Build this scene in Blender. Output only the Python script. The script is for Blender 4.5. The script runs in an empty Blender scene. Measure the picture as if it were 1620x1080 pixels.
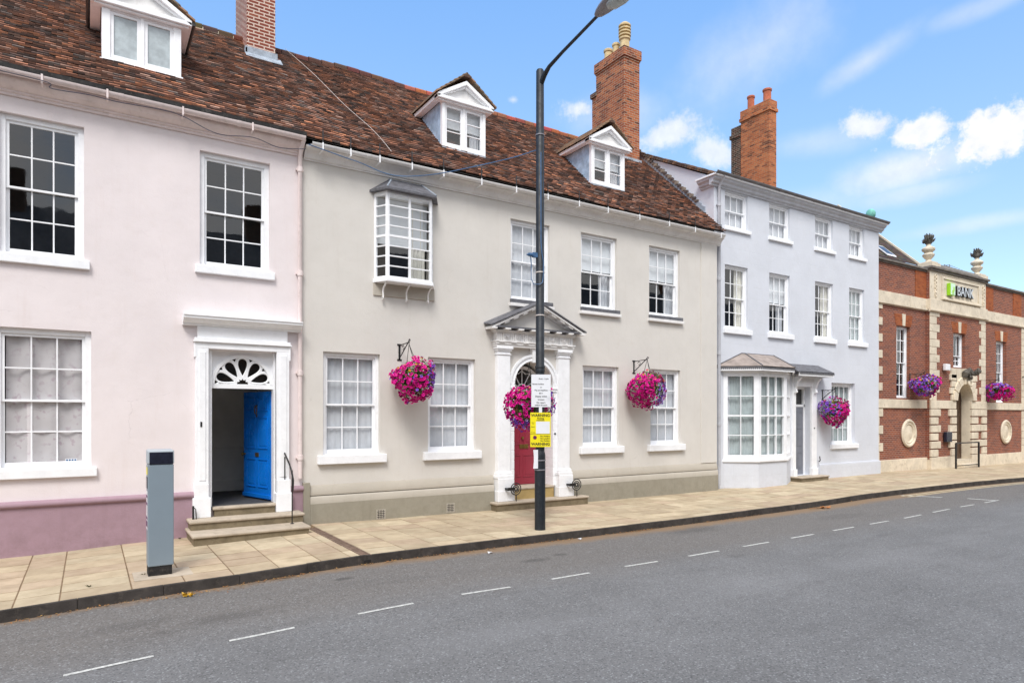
import bpy, bmesh, math, random
from math import radians, sin, cos, pi, sqrt, atan2
from mathutils import Vector, Matrix
random.seed(7)
SC = bpy.context.scene
COL = SC.collection
# ------------------------------------------------------------------ camera, world, sun, exposure
f, u0, v0, ph, D, H = 1038., 810., 658., radians(32.8), 12.92, 2.15
cs, sn = cos(ph), sin(ph)
cam = bpy.data.objects.new('camera', bpy.data.cameras.new('camera')); COL.objects.link(cam)
cam.location = (0, -D, H); cam.rotation_euler = (radians(90), 0, -ph)
cam.data.sensor_width = 36; cam.data.lens = 36*f/1620; cam.data.shift_y = (658-540)/1620
cam.data.clip_end = 2000; SC.camera = cam
SC.view_settings.view_transform = 'Standard'; SC.view_settings.look = 'None'
SC.view_settings.exposure = 0.97; SC.view_settings.gamma = 1
SUN_EL, SUN_AZ = radians(52), radians(215)
def ray(px, py):
    u = (px-u0)/f; return Vector((sn+u*cs, cs-u*sn, (v0-py)/f))
def on_y(px, py, y=0.):                    # a photo point carried to the real plane y = const
    r = ray(px, py); t = (D+y)/r.y; return (r.x*t, H+r.z*t)
def on_z(px, py, z=0.):
    r = ray(px, py); t = (z-H)/r.z; return (r.x*t, r.y*t-D)

class NT:
    def __init__(s, tree): s.t = tree; s.n = tree.nodes; s.l = tree.links
    def add(s, kind, ins=None, **kw):
        n = s.n.new('ShaderNode'+kind)
        for k, v in kw.items(): setattr(n, k, v)
        for k, v in (ins or {}).items():
            if hasattr(v, 'links') or isinstance(v, bpy.types.NodeSocket): s.l.new(v, n.inputs[k])
            else: n.inputs[k].default_value = v
        return n
    def math(s, op, a, b=0., c=0., clamp=False):
        n = s.add('Math', {0: a, 1: b, 2: c}, operation=op, use_clamp=clamp); return n.outputs[0]
    def mix(s, fac, a, b, bt='MIX'):
        n = s.n.new('ShaderNodeMix'); n.data_type = 'RGBA'; n.blend_type = bt
        for i, v in ((0, fac), (6, a), (7, b)):
            if isinstance(v, bpy.types.NodeSocket): s.l.new(v, n.inputs[i])
            else: n.inputs[i].default_value = v if i == 0 or len(v) == 4 else (*v, 1)
        return n.outputs[2]
    def noise(s, vec, scale, detail=3, rough=.55, out=0, dim='3D', dist=0.):
        ins = {'Scale': scale, 'Detail': detail, 'Roughness': rough, 'Distortion': dist}
        if vec is not None: ins['Vector'] = vec
        return s.add('TexNoise', ins, noise_dimensions=dim).outputs[out]
    def mr(s, v, a, b, c=0., d=1., smooth=False):
        n = s.add('MapRange', {0: v, 1: a, 2: b, 3: c, 4: d}, interpolation_type='SMOOTHSTEP' if smooth else 'LINEAR'); return n.outputs[0]
    def ramp(s, fac, stops, interp='LINEAR'):
        n = s.add('ValToRGB', {0: fac}); cr = n.color_ramp; cr.interpolation = interp
        while len(cr.elements) < len(stops): cr.elements.new(.5)
        for e, (p, c) in zip(cr.elements, stops): e.position = p; e.color = (*c, 1)
        return n.outputs[0]

W = bpy.data.worlds.new('World'); SC.world = W; W.use_nodes = True
w = NT(W.node_tree); w.n.clear()
sky = w.add('TexSky', sky_type='NISHITA', sun_disc=False, sun_elevation=SUN_EL, sun_rotation=SUN_AZ, altitude=50, air_density=1.0, dust_density=0.3, ozone_density=1.6)
tc = w.add('TexCoord'); sp = w.add('SeparateXYZ', {0: tc.outputs['Generated']})
az = w.math('ARCTAN2', sp.outputs[0], sp.outputs[1]); el = w.math('ARCSINE', sp.outputs[2])
ae = w.add('CombineXYZ', {0: az, 1: el}).outputs[0]
n1 = w.noise(ae, 26, 7, .66); n2 = w.noise(ae, 9, 5, .6)
def dirae(px, py):
    r = ray(px, py).normalized(); return atan2(r.x, r.y), math.asin(r.z)
mask = None
# (px, py, half width, half height, tilt deg, opacity, edge softness, noise)
for (px, py, hw, hh, tl, op, sf, na) in [
    (1575, 212, 105, 40, 6, 1., .5, 1.35), (1455, 210, 58, 23, 4, .95, .6, 1.35), (1372, 200, 42, 22, -20, .85, .7, 1.35), (1450, 262, 150, 36, 6, .7, 1., .6),
    (1190, 85, 160, 85, 20, .42, 1.3, .8), (1370, 98, 95, 26, 22, .5, 1.1, .6), (1440, 305, 110, 20, 3, .4, 1., .5), (915, 172, 32, 17, 5, .8, .9, 1.35),
    (812, 158, 8, 6, 0, .6, 1.2, 1.3), (1060, 212, 66, 32, 5, .75, .9, 1.35), (1135, 243, 48, 26, -20, .75, .9, 1.35), (1290, 225, 120, 26, 0, .3, 1., .5),
    (1540, 355, 160, 14, 2, .35, 1., .5), (980, 180, 90, 40, 0, .35, 1., .7), (1560, 10, 120, 20, 5, .3, 1., .5), (1250, 330, 200, 30, 3, .25, 1., .5)]:
    a0, e0 = dirae(px, py); a1, _ = dirae(px+hw, py); _, e1 = dirae(px, py-hh)
    m = w.add('Mapping', {0: ae, 1: (a0, e0, 0), 2: (0, 0, radians(tl)), 3: (abs(a1-a0)*1.25, abs(e1-e0)*1.3, 1)}, vector_type='TEXTURE').outputs[0]
    ln = w.add('VectorMath', {0: m}, operation='LENGTH').outputs['Value']
    nz = w.math('MULTIPLY_ADD', n1 if na > .8 else n2, na*1.7, -na*.85)
    v = w.mr(w.math('ADD', ln, nz), 1.0, 1.0-sf, 0., op, True)
    mask = v if mask is None else w.math('MAXIMUM', mask, v)
# unseen broken cloud, added behind the camera and overhead for neutral fill light
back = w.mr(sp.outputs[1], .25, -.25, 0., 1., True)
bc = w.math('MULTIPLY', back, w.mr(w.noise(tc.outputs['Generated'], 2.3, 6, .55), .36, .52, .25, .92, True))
up = w.math('MULTIPLY', w.mr(sp.outputs[2], .62, .85, 0., 1., True), w.mr(w.noise(tc.outputs['Generated'], 3, 6, .6), .35, .55, .3, .9, True))
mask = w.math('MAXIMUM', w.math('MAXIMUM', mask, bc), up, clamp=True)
skc = w.mix(1., sky.outputs[0], w.ramp(sp.outputs[2], [(.22, (.84, .98, 1.0)), (.55, (.95, 1.40, 1.66))]), 'MULTIPLY')
skc = w.mix(w.mr(sp.outputs[2], .75, .0, .0, .18), skc, (7.4, 7.9, 8.2))
cw = w.mix(w.mr(w.noise(ae, 40, 5, .6), .35, .65), (4.75, 4.85, 5.15), (5.6, 5.6, 5.7))
final = w.mix(mask, skc, w.mix(w.math('MAXIMUM', back, w.mr(sp.outputs[2], .6, .8)), cw, (7.4, 7.3, 7.3)))  # added cloud kept brighter than the visible clouds to light the scene
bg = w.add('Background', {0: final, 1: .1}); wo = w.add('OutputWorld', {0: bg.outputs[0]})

sun = bpy.data.objects.new('sun', bpy.data.lights.new('sun', 'SUN')); COL.objects.link(sun)
sun.data.energy = 1.5; sun.data.angle = radians(22); sun.data.color = (1, .97, .93)
sd = Vector((sin(SUN_AZ)*cos(SUN_EL), cos(SUN_AZ)*cos(SUN_EL), sin(SUN_EL)))
sun.rotation_euler = (-sd).to_track_quat('-Z', 'Y').to_euler(); sun.location = (0, -10, 30)

# ------------------------------------------------------------------ materials
def base(name, rough=.6, spec=.5, metal=0.):
    m = bpy.data.materials.new(name); m.use_nodes = True; t = NT(m.node_tree)
    b = t.n['Principled BSDF']; b.inputs['Roughness'].default_value = rough
    b.inputs['Specular IOR Level'].default_value = spec; b.inputs['Metallic'].default_value = metal
    t.b = b; t.oc = t.add('TexCoord').outputs['Object']; t.gc = t.add('NewGeometry').outputs['Position']
    return m, t
def setc(t, c): t.l.new(c, t.b.inputs['Base Color'])
def bump(t, h, st=.3, dist=.01, prev=None):
    ins = {'Height': h, 'Strength': st, 'Distance': dist}
    if prev is not None: ins['Normal'] = prev
    b = t.add('Bump', ins); t.l.new(b.outputs[0], t.b.inputs['Normal']); return b.outputs[0]
def paint(name, c, rough=.5, var=.12, scale=3., bmp=.15, dirt=.0, metal=0., dirtc=(.25, .22, .18), bd=.004, spec=.5):
    m, t = base(name, rough, spec, metal)
    n = t.noise(t.gc, scale, 5, .6); c2 = tuple(x*(1-var) for x in c); c1 = tuple(min(1, x*(1+var*.6)) for x in c)
    col = t.mix(t.mr(n, .35, .65), c1, c2)
    if dirt:
        d = t.noise(t.gc, scale*2.3, 7, .7); col = t.mix(t.math('MULTIPLY', t.mr(d, .54, .72), dirt), col, dirtc)
    setc(t, col); bump(t, t.noise(t.gc, 60, 3), bmp, bd)
    t.l.new(t.mr(n, .3, .7, rough*.85, min(1, rough*1.15)), t.b.inputs['Roughness'])
    return m
def stucco(name, c, warm=(.55, .45, .36), st=.35, lines=None, patch=None):
    m, t = base(name, .82, .25)
    big = t.noise(t.gc, .7, 5, .6); mid = t.noise(t.gc, 4, 6, .65)
    mp = t.add('Mapping', {0: t.gc, 3: (5., 5., .35)}).outputs[0]
    streak = t.noise(mp, 1.3, 6, .7)
    col = t.mix(t.mr(big, .3, .7), tuple(x*1.03 for x in c), tuple(x*.93 for x in c))
    col = t.mix(t.math('MULTIPLY', t.mr(mid, .5, .75), .22), col, tuple(a*b for a, b in zip(c, (.86, .83, .78))))
    col = t.mix(t.math('MULTIPLY', t.mr(streak, .55, .8), st), col, warm)
    sepz = t.add('SeparateXYZ', {0: t.gc}).outputs[2]
    low = t.math('MULTIPLY', t.mr(sepz, .9, .0, 0, 1), t.mr(t.noise(t.gc, 6, 5, .7), .4, .7))
    col = t.mix(t.math('MULTIPLY', low, .35), col, warm)
    vor = t.add('TexVoronoi', {'Vector': t.gc, 'Scale': 2.2}, feature='DISTANCE_TO_EDGE').outputs[0]
    sel = t.mr(t.noise(t.gc, 1.1, 2), .56, .62)
    dist = t.add('TexVoronoi', {'Vector': t.mix(.12, t.gc, t.noise(t.gc, 5, 4, out=1)), 'Scale': .8}, feature='DISTANCE_TO_EDGE').outputs[0]
    cr = t.math('MULTIPLY', t.mr(dist, .003, .001), sel)
    col = t.mix(t.math('MULTIPLY', cr, .18), col, tuple(x*.45 for x in c))
    if patch:
        pm = t.math('MULTIPLY', t.mr(t.noise(t.gc, 1.6, 3, .5), .6, .63), .5); col = t.mix(pm, col, patch)
    setc(t, col)
    h = t.math('ADD', t.noise(t.gc, 45, 4, .6), t.math('MULTIPLY', t.noise(t.gc, 2.5, 4), 3.5))
    if lines:
        v = t.add('CombineXYZ', {0: t.add('SeparateXYZ', {0: t.gc}).outputs[0], 1: sepz}).outputs[0]
        bt = t.add('TexBrick', {'Vector': v, 'Scale': 1., 'Brick Width': lines[0], 'Row Height': lines[1], 'Mortar Size': .006, 'Mortar Smooth': .3})
        h = t.math('SUBTRACT', h, t.math('MULTIPLY', bt.outputs['Fac'], 1.5))
    bump(t, h, .35, .008); return m
def brick(name, pal, mortar, L=.225, R=.075, ms=.012, soot=.35, wear=.3):
    m, t = base(name, .88, .2)
    s3 = t.add('SeparateXYZ', {0: t.gc}); u = t.math('ADD', s3.outputs[0], s3.outputs[1]); z = s3.outputs[2]
    wob = t.noise(t.gc, 14, 3); u = t.math('ADD', u, t.math('MULTIPLY', t.math('SUBTRACT', wob, .5), .012)); z2 = t.math('ADD', z, t.math('MULTIPLY', t.math('SUBTRACT', wob, .5), .008))
    row = t.math('FLOOR', t.math('DIVIDE', z2, R)); par = t.math('MODULO', t.math('ABSOLUTE', row), 2.)
    uu = t.math('ADD', t.math('DIVIDE', u, L), t.math('MULTIPLY', par, .5)); cell = t.math('FLOOR', uu)
    fu = t.math('FRACT', uu); fz = t.math('FRACT', t.math('DIVIDE', z2, R))
    du = t.math('MULTIPLY', t.math('MINIMUM', fu, t.math('SUBTRACT', 1., fu)), L); dz = t.math('MULTIPLY', t.math('MINIMUM', fz, t.math('SUBTRACT', 1., fz)), R)
    mo = t.mr(t.math('MINIMUM', du, dz), ms*.35, ms*.75)
    wn = t.add('TexWhiteNoise', {'Vector': t.add('CombineXYZ', {0: cell, 1: row}).outputs[0]}, noise_dimensions='2D').outputs[0]
    sh = t.math('ADD', t.math('MULTIPLY', wn, .75), t.math('MULTIPLY', t.noise(t.gc, 1.4, 3), .3))
    c = t.ramp(sh, [(i/(len(pal)-1)*.85+.08, p) for i, p in enumerate(pal)])
    c = t.mix(t.mr(t.noise(t.gc, 60, 4), .4, .7, 0, .35), c, tuple(x*.6 for x in pal[0]))
    c = t.mix(mo, mortar, c)
    c = t.mix(t.math('MULTIPLY', t.mr(t.noise(t.gc, 1.1, 6, .7), .5, .72), soot), c, (.035, .03, .028))
    c = t.mix(t.math('MULTIPLY', t.mr(t.noise(t.gc, 2.1, 6, .7), .58, .75), wear), c, (.5, .34, .22))
    setc(t, c); bump(t, t.math('ADD', mo, t.math('MULTIPLY', t.noise(t.gc, 90, 3), .35)), .6, .008); return m
def attrmat(name, rough=.8, spec=.3, nsc=25, nv=.3, trans=0., bmp=.3, dark=None):
    m, t = base(name, rough, spec)
    a = t.add('Attribute', attribute_name='Col').outputs[0]
    c = t.mix(t.mr(t.noise(t.gc, nsc, 5, .65), .35, .7, 0, nv), a, tuple([.03, .022, .018]) if dark is None else dark)
    setc(t, c); bump(t, t.noise(t.gc, nsc*3, 3), bmp, .004)
    if trans: t.b.inputs['Subsurface Weight'].default_value = trans; t.b.inputs['Subsurface Radius'].default_value = (.02, .01, .01)
    return m

M = {}
M['pink'] = stucco('pink render', (.79, .72, .72), (.60, .47, .42), .18)
M['pinkbase'] = stucco('mauve plinth render', (.37, .25, .295), (.18, .12, .12), .2)
M['beige'] = stucco('beige render', (.675, .645, .60), (.48, .43, .36), .2)
M['beigeband'] = stucco('stone painted band', (.49, .45, .385), (.3, .26, .2), .3)
M['beigebase'] = stucco('olive painted plinth', (.325, .30, .24), (.16, .14, .10), .35)
M['grey'] = stucco('pale grey render', (.665, .69, .745), (.5, .5, .52), .1, lines=(.95, .36))
M['white'] = paint('white gloss paint', (.90, .91, .93), .38, .05, 5, .05, .15, dirtc=(.5, .47, .42))
M['trim'] = paint('cream white masonry paint', (.80, .785, .77), .6, .07, 4, .15, .35, dirtc=(.45, .40, .34))
M['pinktrim'] = paint('pink masonry paint', (.78, .67, .65), .55, .08, 4, .12, .35, dirtc=(.35, .27, .22))
M['greytrim'] = paint('grey painted trim', (.50, .51, .55), .6, .1, 4, .12, .3)
M['cornice_dark'] = paint('weathered grey moulding', (.16, .15, .15), .7, .2, 5, .2, .2)
M['black'] = paint('black ironwork', (.012, .012, .013), .4, .2, 20, .1)
M['blackpole'] = paint('dark blue black post paint', (.008, .012, .018), .55, .3, 8, .15, .12, dirtc=(.22, .24, .24))
M['galv'] = paint('grey galvanised steel', (.24, .23, .25), .5, .1, 10, .02, metal=.2)
M['lead'] = paint('lead sheet', (.33, .38, .44), .55, .25, 7, .3, .6, dirtc=(.50, .55, .60), bd=.01)
M['leaddark'] = paint('dark lead', (.12, .12, .135), .6, .3, 9, .3, .4, dirtc=(.3, .31, .33))
M['cheek'] = paint('blue grey lead cheek', (.38, .50, .64), .6, .3, 5, .3, .6, dirtc=(.50, .56, .62), bd=.012)
M['copperbrown'] = paint('weathered bay roof lead', (.33, .275, .245), .75, .25, 4, .3, .6, dirtc=(.17, .14, .13))
M['stone'] = paint('limestone', (.72, .635, .50), .85, .14, 2.2, .5, .55, dirtc=(.27, .21, .13), bd=.01, spec=.2)
M['stonedark'] = paint('weathered coping stone', (.20, .18, .16), .9, .25, 3, .5, .5, dirtc=(.09, .08, .07), bd=.01, spec=.2)
M['carved'] = paint('dark carved stone', (.13, .12, .105), .85, .35, 6, .6, .5, dirtc=(.3, .27, .22), bd=.015, spec=.2)
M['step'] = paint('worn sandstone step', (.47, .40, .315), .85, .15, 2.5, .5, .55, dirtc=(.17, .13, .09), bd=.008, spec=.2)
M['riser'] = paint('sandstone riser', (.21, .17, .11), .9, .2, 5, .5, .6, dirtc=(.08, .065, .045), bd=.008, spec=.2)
M['ochre'] = paint('ochre painted riser', (.42, .30, .12), .7, .12, 5, .2, .4, dirtc=(.2, .15, .08))
M['blue'] = paint('bright blue gloss door', (.003, .17, .66), .28, .12, 3, .06)
M['red'] = paint('crimson gloss door', (.29, .028, .05), .35, .08, 3, .05)
M['slateblue'] = paint('slate grey door paint', (.19, .20, .235), .4, .1, 3, .05)
M['brass'] = paint('aged brass', (.35, .22, .07), .35, .25, 20, .1, metal=.9)
M['terracotta'] = paint('terracotta pot', (.45, .13, .07), .8, .2, 8, .3, .3, spec=.2)
M['buffpot'] = paint('buff clay pot', (.62, .48, .27), .8, .2, 8, .3, .5, dirtc=(.22, .16, .09), spec=.2)
M['oak'] = paint('dark oak door', (.075, .04, .022), .5, .25, 4, .2)
M['carpet'] = paint('dark doormat floor', (.05, .05, .052), .95, .2, 9, .4)
M['hall'] = paint('grey hallway plaster', (.66, .65, .61), .8, .08, 3, .1)
M['openingshade'] = paint('near black opening shade', (.012, .010, .009), .7, .2, 3, .1)  # near-black sheets, shade inside openings put into the colour
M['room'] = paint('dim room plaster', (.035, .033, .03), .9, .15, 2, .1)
M['machine'] = paint('blue grey machine paint', (.225, .28, .325), .42, .04, 2, .06, .1, dirtc=(.16, .2, .22))
M['machinecap'] = paint('pale grey machine cap', (.38, .42, .45), .4, .06, 4, .05)
M['panel'] = paint('dark solar panel', (.018, .02, .035), .22, .3, 30, .03)
M['rubber'] = paint('dark rubber base', (.012, .011, .011), .8, .3, 9, .2, .3)
M['signwhite'] = paint('white sign plate', (.80, .81, .84), .4, .03, 4, .02)
M['signyellow'] = paint('yellow sign plate', (.84, .72, .015), .4, .04, 4, .02)
M['ink'] = paint('black sign lettering', (.015, .014, .016), .5, .1, 9, .02)
M['signpurple'] = paint('purple sign disc', (.10, .02, .11), .5, .2, 30, .02)
M['signred'] = paint('red sign ring', (.35, .02, .03), .5, .1, 9, .02)
M['paper'] = paint('laminated paper', (.78, .79, .82), .3, .04, 6, .05)
M['bluecable'] = paint('blue cable sheath', (.05, .13, .27), .5, .2, 6, .02)
M['darkcable'] = paint('dark cable', (.05, .05, .08), .6, .2, 6, .02)
M['palecable'] = paint('pale wire', (.62, .56, .52), .6, .1, 6, .02)
M['green'] = paint('bright green sign edge', (.33, .68, .02), .4, .05, 5, .02)
M['palegreen'] = paint('pale mint sign face', (.62, .86, .66), .4, .15, 14, .02)
M['steel'] = paint('satin steel letters', (.55, .60, .64), .4, .15, 9, .03)
M['verdigris'] = paint('verdigris copper', (.18, .50, .42), .7, .25, 9, .2, .3)
M['net'] = paint('net curtain', (.62, .64, .68), .9, .08, 3, .1)
M['net2'] = paint('greenish net curtain', (.47, .53, .54), .9, .12, 3, .1)
M['blind'] = paint('cream roller blind', (.74, .77, .80), .85, .05, 3, .05)
M['drape'] = paint('pale curtain cloth', (.75, .73, .66), .9, .12, 5, .1)
M['frost'] = paint('obscured dormer pane', (.42, .48, .50), .25, .2, 6, .1)
M['purplenet'] = None
M['drain'] = paint('rusted iron grating', (.20, .135, .10), .8, .3, 12, .3, .4, dirtc=(.2, .13, .1))
M['slate'] = paint('distant slate', (.13, .14, .16), .8, .25, 4, .3)
M['redbrick'] = brick('aged orange red brick', [(.09, .035, .025), (.30, .08, .038), (.43, .125, .05), (.50, .17, .07)], (.40, .33, .25), soot=.35)
M['newbrick'] = brick('repointed red brick', [(.17, .05, .035), (.24, .06, .04), (.28, .085, .05)], (.62, .50, .42), ms=.022, soot=.1, wear=.1)
M['orangebrick'] = brick('bright orange stock brick', [(.14, .045, .025), (.42, .115, .045), (.55, .155, .055), (.60, .20, .075)], (.34, .25, .16), soot=.35)
M['darkbrick'] = brick('sooty brown brick', [(.03, .02, .017), (.09, .04, .028), (.16, .06, .035)], (.32, .27, .2), soot=.35)
M['bankbrick'] = brick('bank red brick', [(.17, .062, .045), (.24, .075, .05), (.30, .09, .05), (.36, .11, .055)], (.34, .24, .19), ms=.014, soot=.25, wear=.12)
M['bankbrick2'] = brick('rubbed orange brick', [(.25, .07, .025), (.38, .10, .035), (.42, .125, .04)], (.25, .12, .08), ms=.008, soot=.12, wear=.1)
M['oppbrick'] = brick('brown terrace brick', [(.05, .03, .022), (.12, .055, .035), (.2, .08, .045)], (.2, .16, .12))
M['tile'] = attrmat('clay plain tile', .85, .25, 18, .45)
M['slab'] = attrmat('buff concrete paving slab', .88, .2, 3.2, .42, bmp=.5, dark=(.20, .14, .085))
M['petal'] = attrmat('petunia petal', .6, .2, 40, .12, trans=0, dark=(.10, .0, .06))
M['leaf'] = attrmat('leaf', .5, .35, 30, .2, dark=(.02, .04, .01))
# curtain with faint purple print
m, t = base('printed voile curtain', .9, .2)
c = t.mix(t.mr(t.noise(t.gc, 11, 3, .5), .56, .66), (.62, .59, .60), (.50, .42, .46)); c = t.mix(t.mr(t.noise(t.gc, 2.2, 3), .4, .65), c, (.56, .53, .54)); setc(t, c); M['purplenet'] = m
# glass: reflects by Fresnel, otherwise lets one look in
m = bpy.data.materials.new('window glass'); m.use_nodes = True; t = NT(m.node_tree); t.n.clear()
gp = t.add('NewGeometry').outputs['Position']
bp = t.add('Bump', {'Height': t.noise(gp, 2.2, 2), 'Strength': .09, 'Distance': .012}).outputs[0]
cosi = t.math('ABSOLUTE', t.add('VectorMath', {0: t.add('NewGeometry').outputs['Incoming'], 1: bp}, operation='DOT_PRODUCT').outputs['Value'])
fr = t.math('MULTIPLY_ADD', t.math('POWER', t.math('SUBTRACT', 1., cosi, clamp=True), 5.), .9, .075)
tr = t.add('BsdfTransparent', {0: (.95, .96, .96, 1)}); gl = t.add('BsdfGlossy', {0: (1, 1, 1, 1), 'Roughness': .02, 'Normal': bp})
mx = t.add('MixShader', {0: fr, 1: tr.outputs[0], 2: gl.outputs[0]})
t.add('OutputMaterial', {0: mx.outputs[0]}); M['glass'] = m
# asphalt
m, t = base('asphalt road', .85, .3)
s3 = t.add('SeparateXYZ', {0: t.gc})
agg = t.add('TexVoronoi', {'Vector': t.gc, 'Scale': 70.}).outputs['Color']; ag = t.add('SeparateColor', {0: agg}).outputs[0]
c = t.ramp(t.noise(t.gc, .5, 6, .65), [(.3, (.138, .137, .137)), (.7, (.182, .181, .182))])
lane = t.mr(t.math('ADD', s3.outputs[1], t.math('MULTIPLY', t.noise(t.gc, .6, 4), .8)), -5.6, -4.6)
c = t.mix(t.math('MULTIPLY', lane, .8), c, (.152, .139, .127))
c = t.mix(t.mr(ag, .84, .98, 0, .4), c, (.42, .43, .44)); c = t.mix(t.mr(ag, .25, .0, 0, .6), c, (.045, .045, .047))
mp = t.add('Mapping', {0: t.gc, 3: (.35, 2.2, 1)}).outputs[0]
c = t.mix(t.mr(t.noise(mp, 1.2, 6, .7), .52, .75, 0, .35), c, (.09, .088, .086))
c = t.mix(t.mr(t.noise(t.gc, 2.4, 6, .7), .64, .74, 0, .55), c, (.07, .062, .056))
for (sx, sy, rx_, ry_, op_) in ((2.95, -4.05, .16, .10, .6), (5.9, -4.45, .35, .12, .5), (6.5, -4.3, .2, .1, .5), (10.2, -3.75, .9, .33, .35), (1.3, -4.9, .5, .2, .3), (8.9, -5.9, .25, .12, .3), (.4, -4.6, .6, .22, .25), (14.5, -4.4, 1.2, .3, .2)):
    mp_ = t.add('Mapping', {0: t.gc, 1: (sx, sy, 0), 3: (rx_, ry_, 9)}, vector_type='TEXTURE').outputs[0]
    ln_ = t.math('ADD', t.add('VectorMath', {0: mp_}, operation='LENGTH').outputs['Value'], t.math('MULTIPLY', t.noise(t.gc, 9, 4, .6), .9))
    c = t.mix(t.mr(ln_, 1.5, .9, 0, op_), c, (.055, .052, .05))
trk = t.math('MULTIPLY', t.mr(t.math('ABSOLUTE', t.math('ADD', s3.outputs[1], 7.2)), .45, .1, 0, .25, True), t.mr(t.noise(t.gc, .9, 5, .6), .35, .6))
c = t.mix(trk, c, (.225, .226, .23))
gut = t.mr(t.math('ADD', s3.outputs[1], t.math('MULTIPLY', t.noise(t.gc, 3., 4), .4)), -3.52, -3.25)
c = t.mix(t.math('MULTIPLY', gut, .85), c, (.25, .165, .095))
setc(t, c); bump(t, t.math('ADD', ag, t.noise(t.gc, 120, 2)), .5, .006); M['road'] = m
m, t = base('worn white road paint', .7, .3)
w1 = t.noise(t.gc, 26, 7, .8); setc(t, t.mix(t.mr(w1, .46, .62, 0, .85), (.60, .60, .57), (.22, .22, .21))); M['roadpaint'] = m
m, t = base('worn cream road line', .7, .3)
w1 = t.noise(t.gc, 25, 6, .75); setc(t, t.mix(t.mr(w1, .5, .66, 0, .8), (.55, .46, .30), (.2, .19, .17))); M['roadyellow'] = m
M['kerb'] = paint('dark stained kerb', (.055, .048, .044), .85, .3, 4, .5, .5, dirtc=(.13, .11, .09), bd=.01, spec=.2)
M['mortar'] = paint('paving joint sand', (.20, .135, .075), .95, .2, 5, .4)
M['ground'] = paint('distant ground', (.15, .15, .14), .95, .2, 1, .4)

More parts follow.
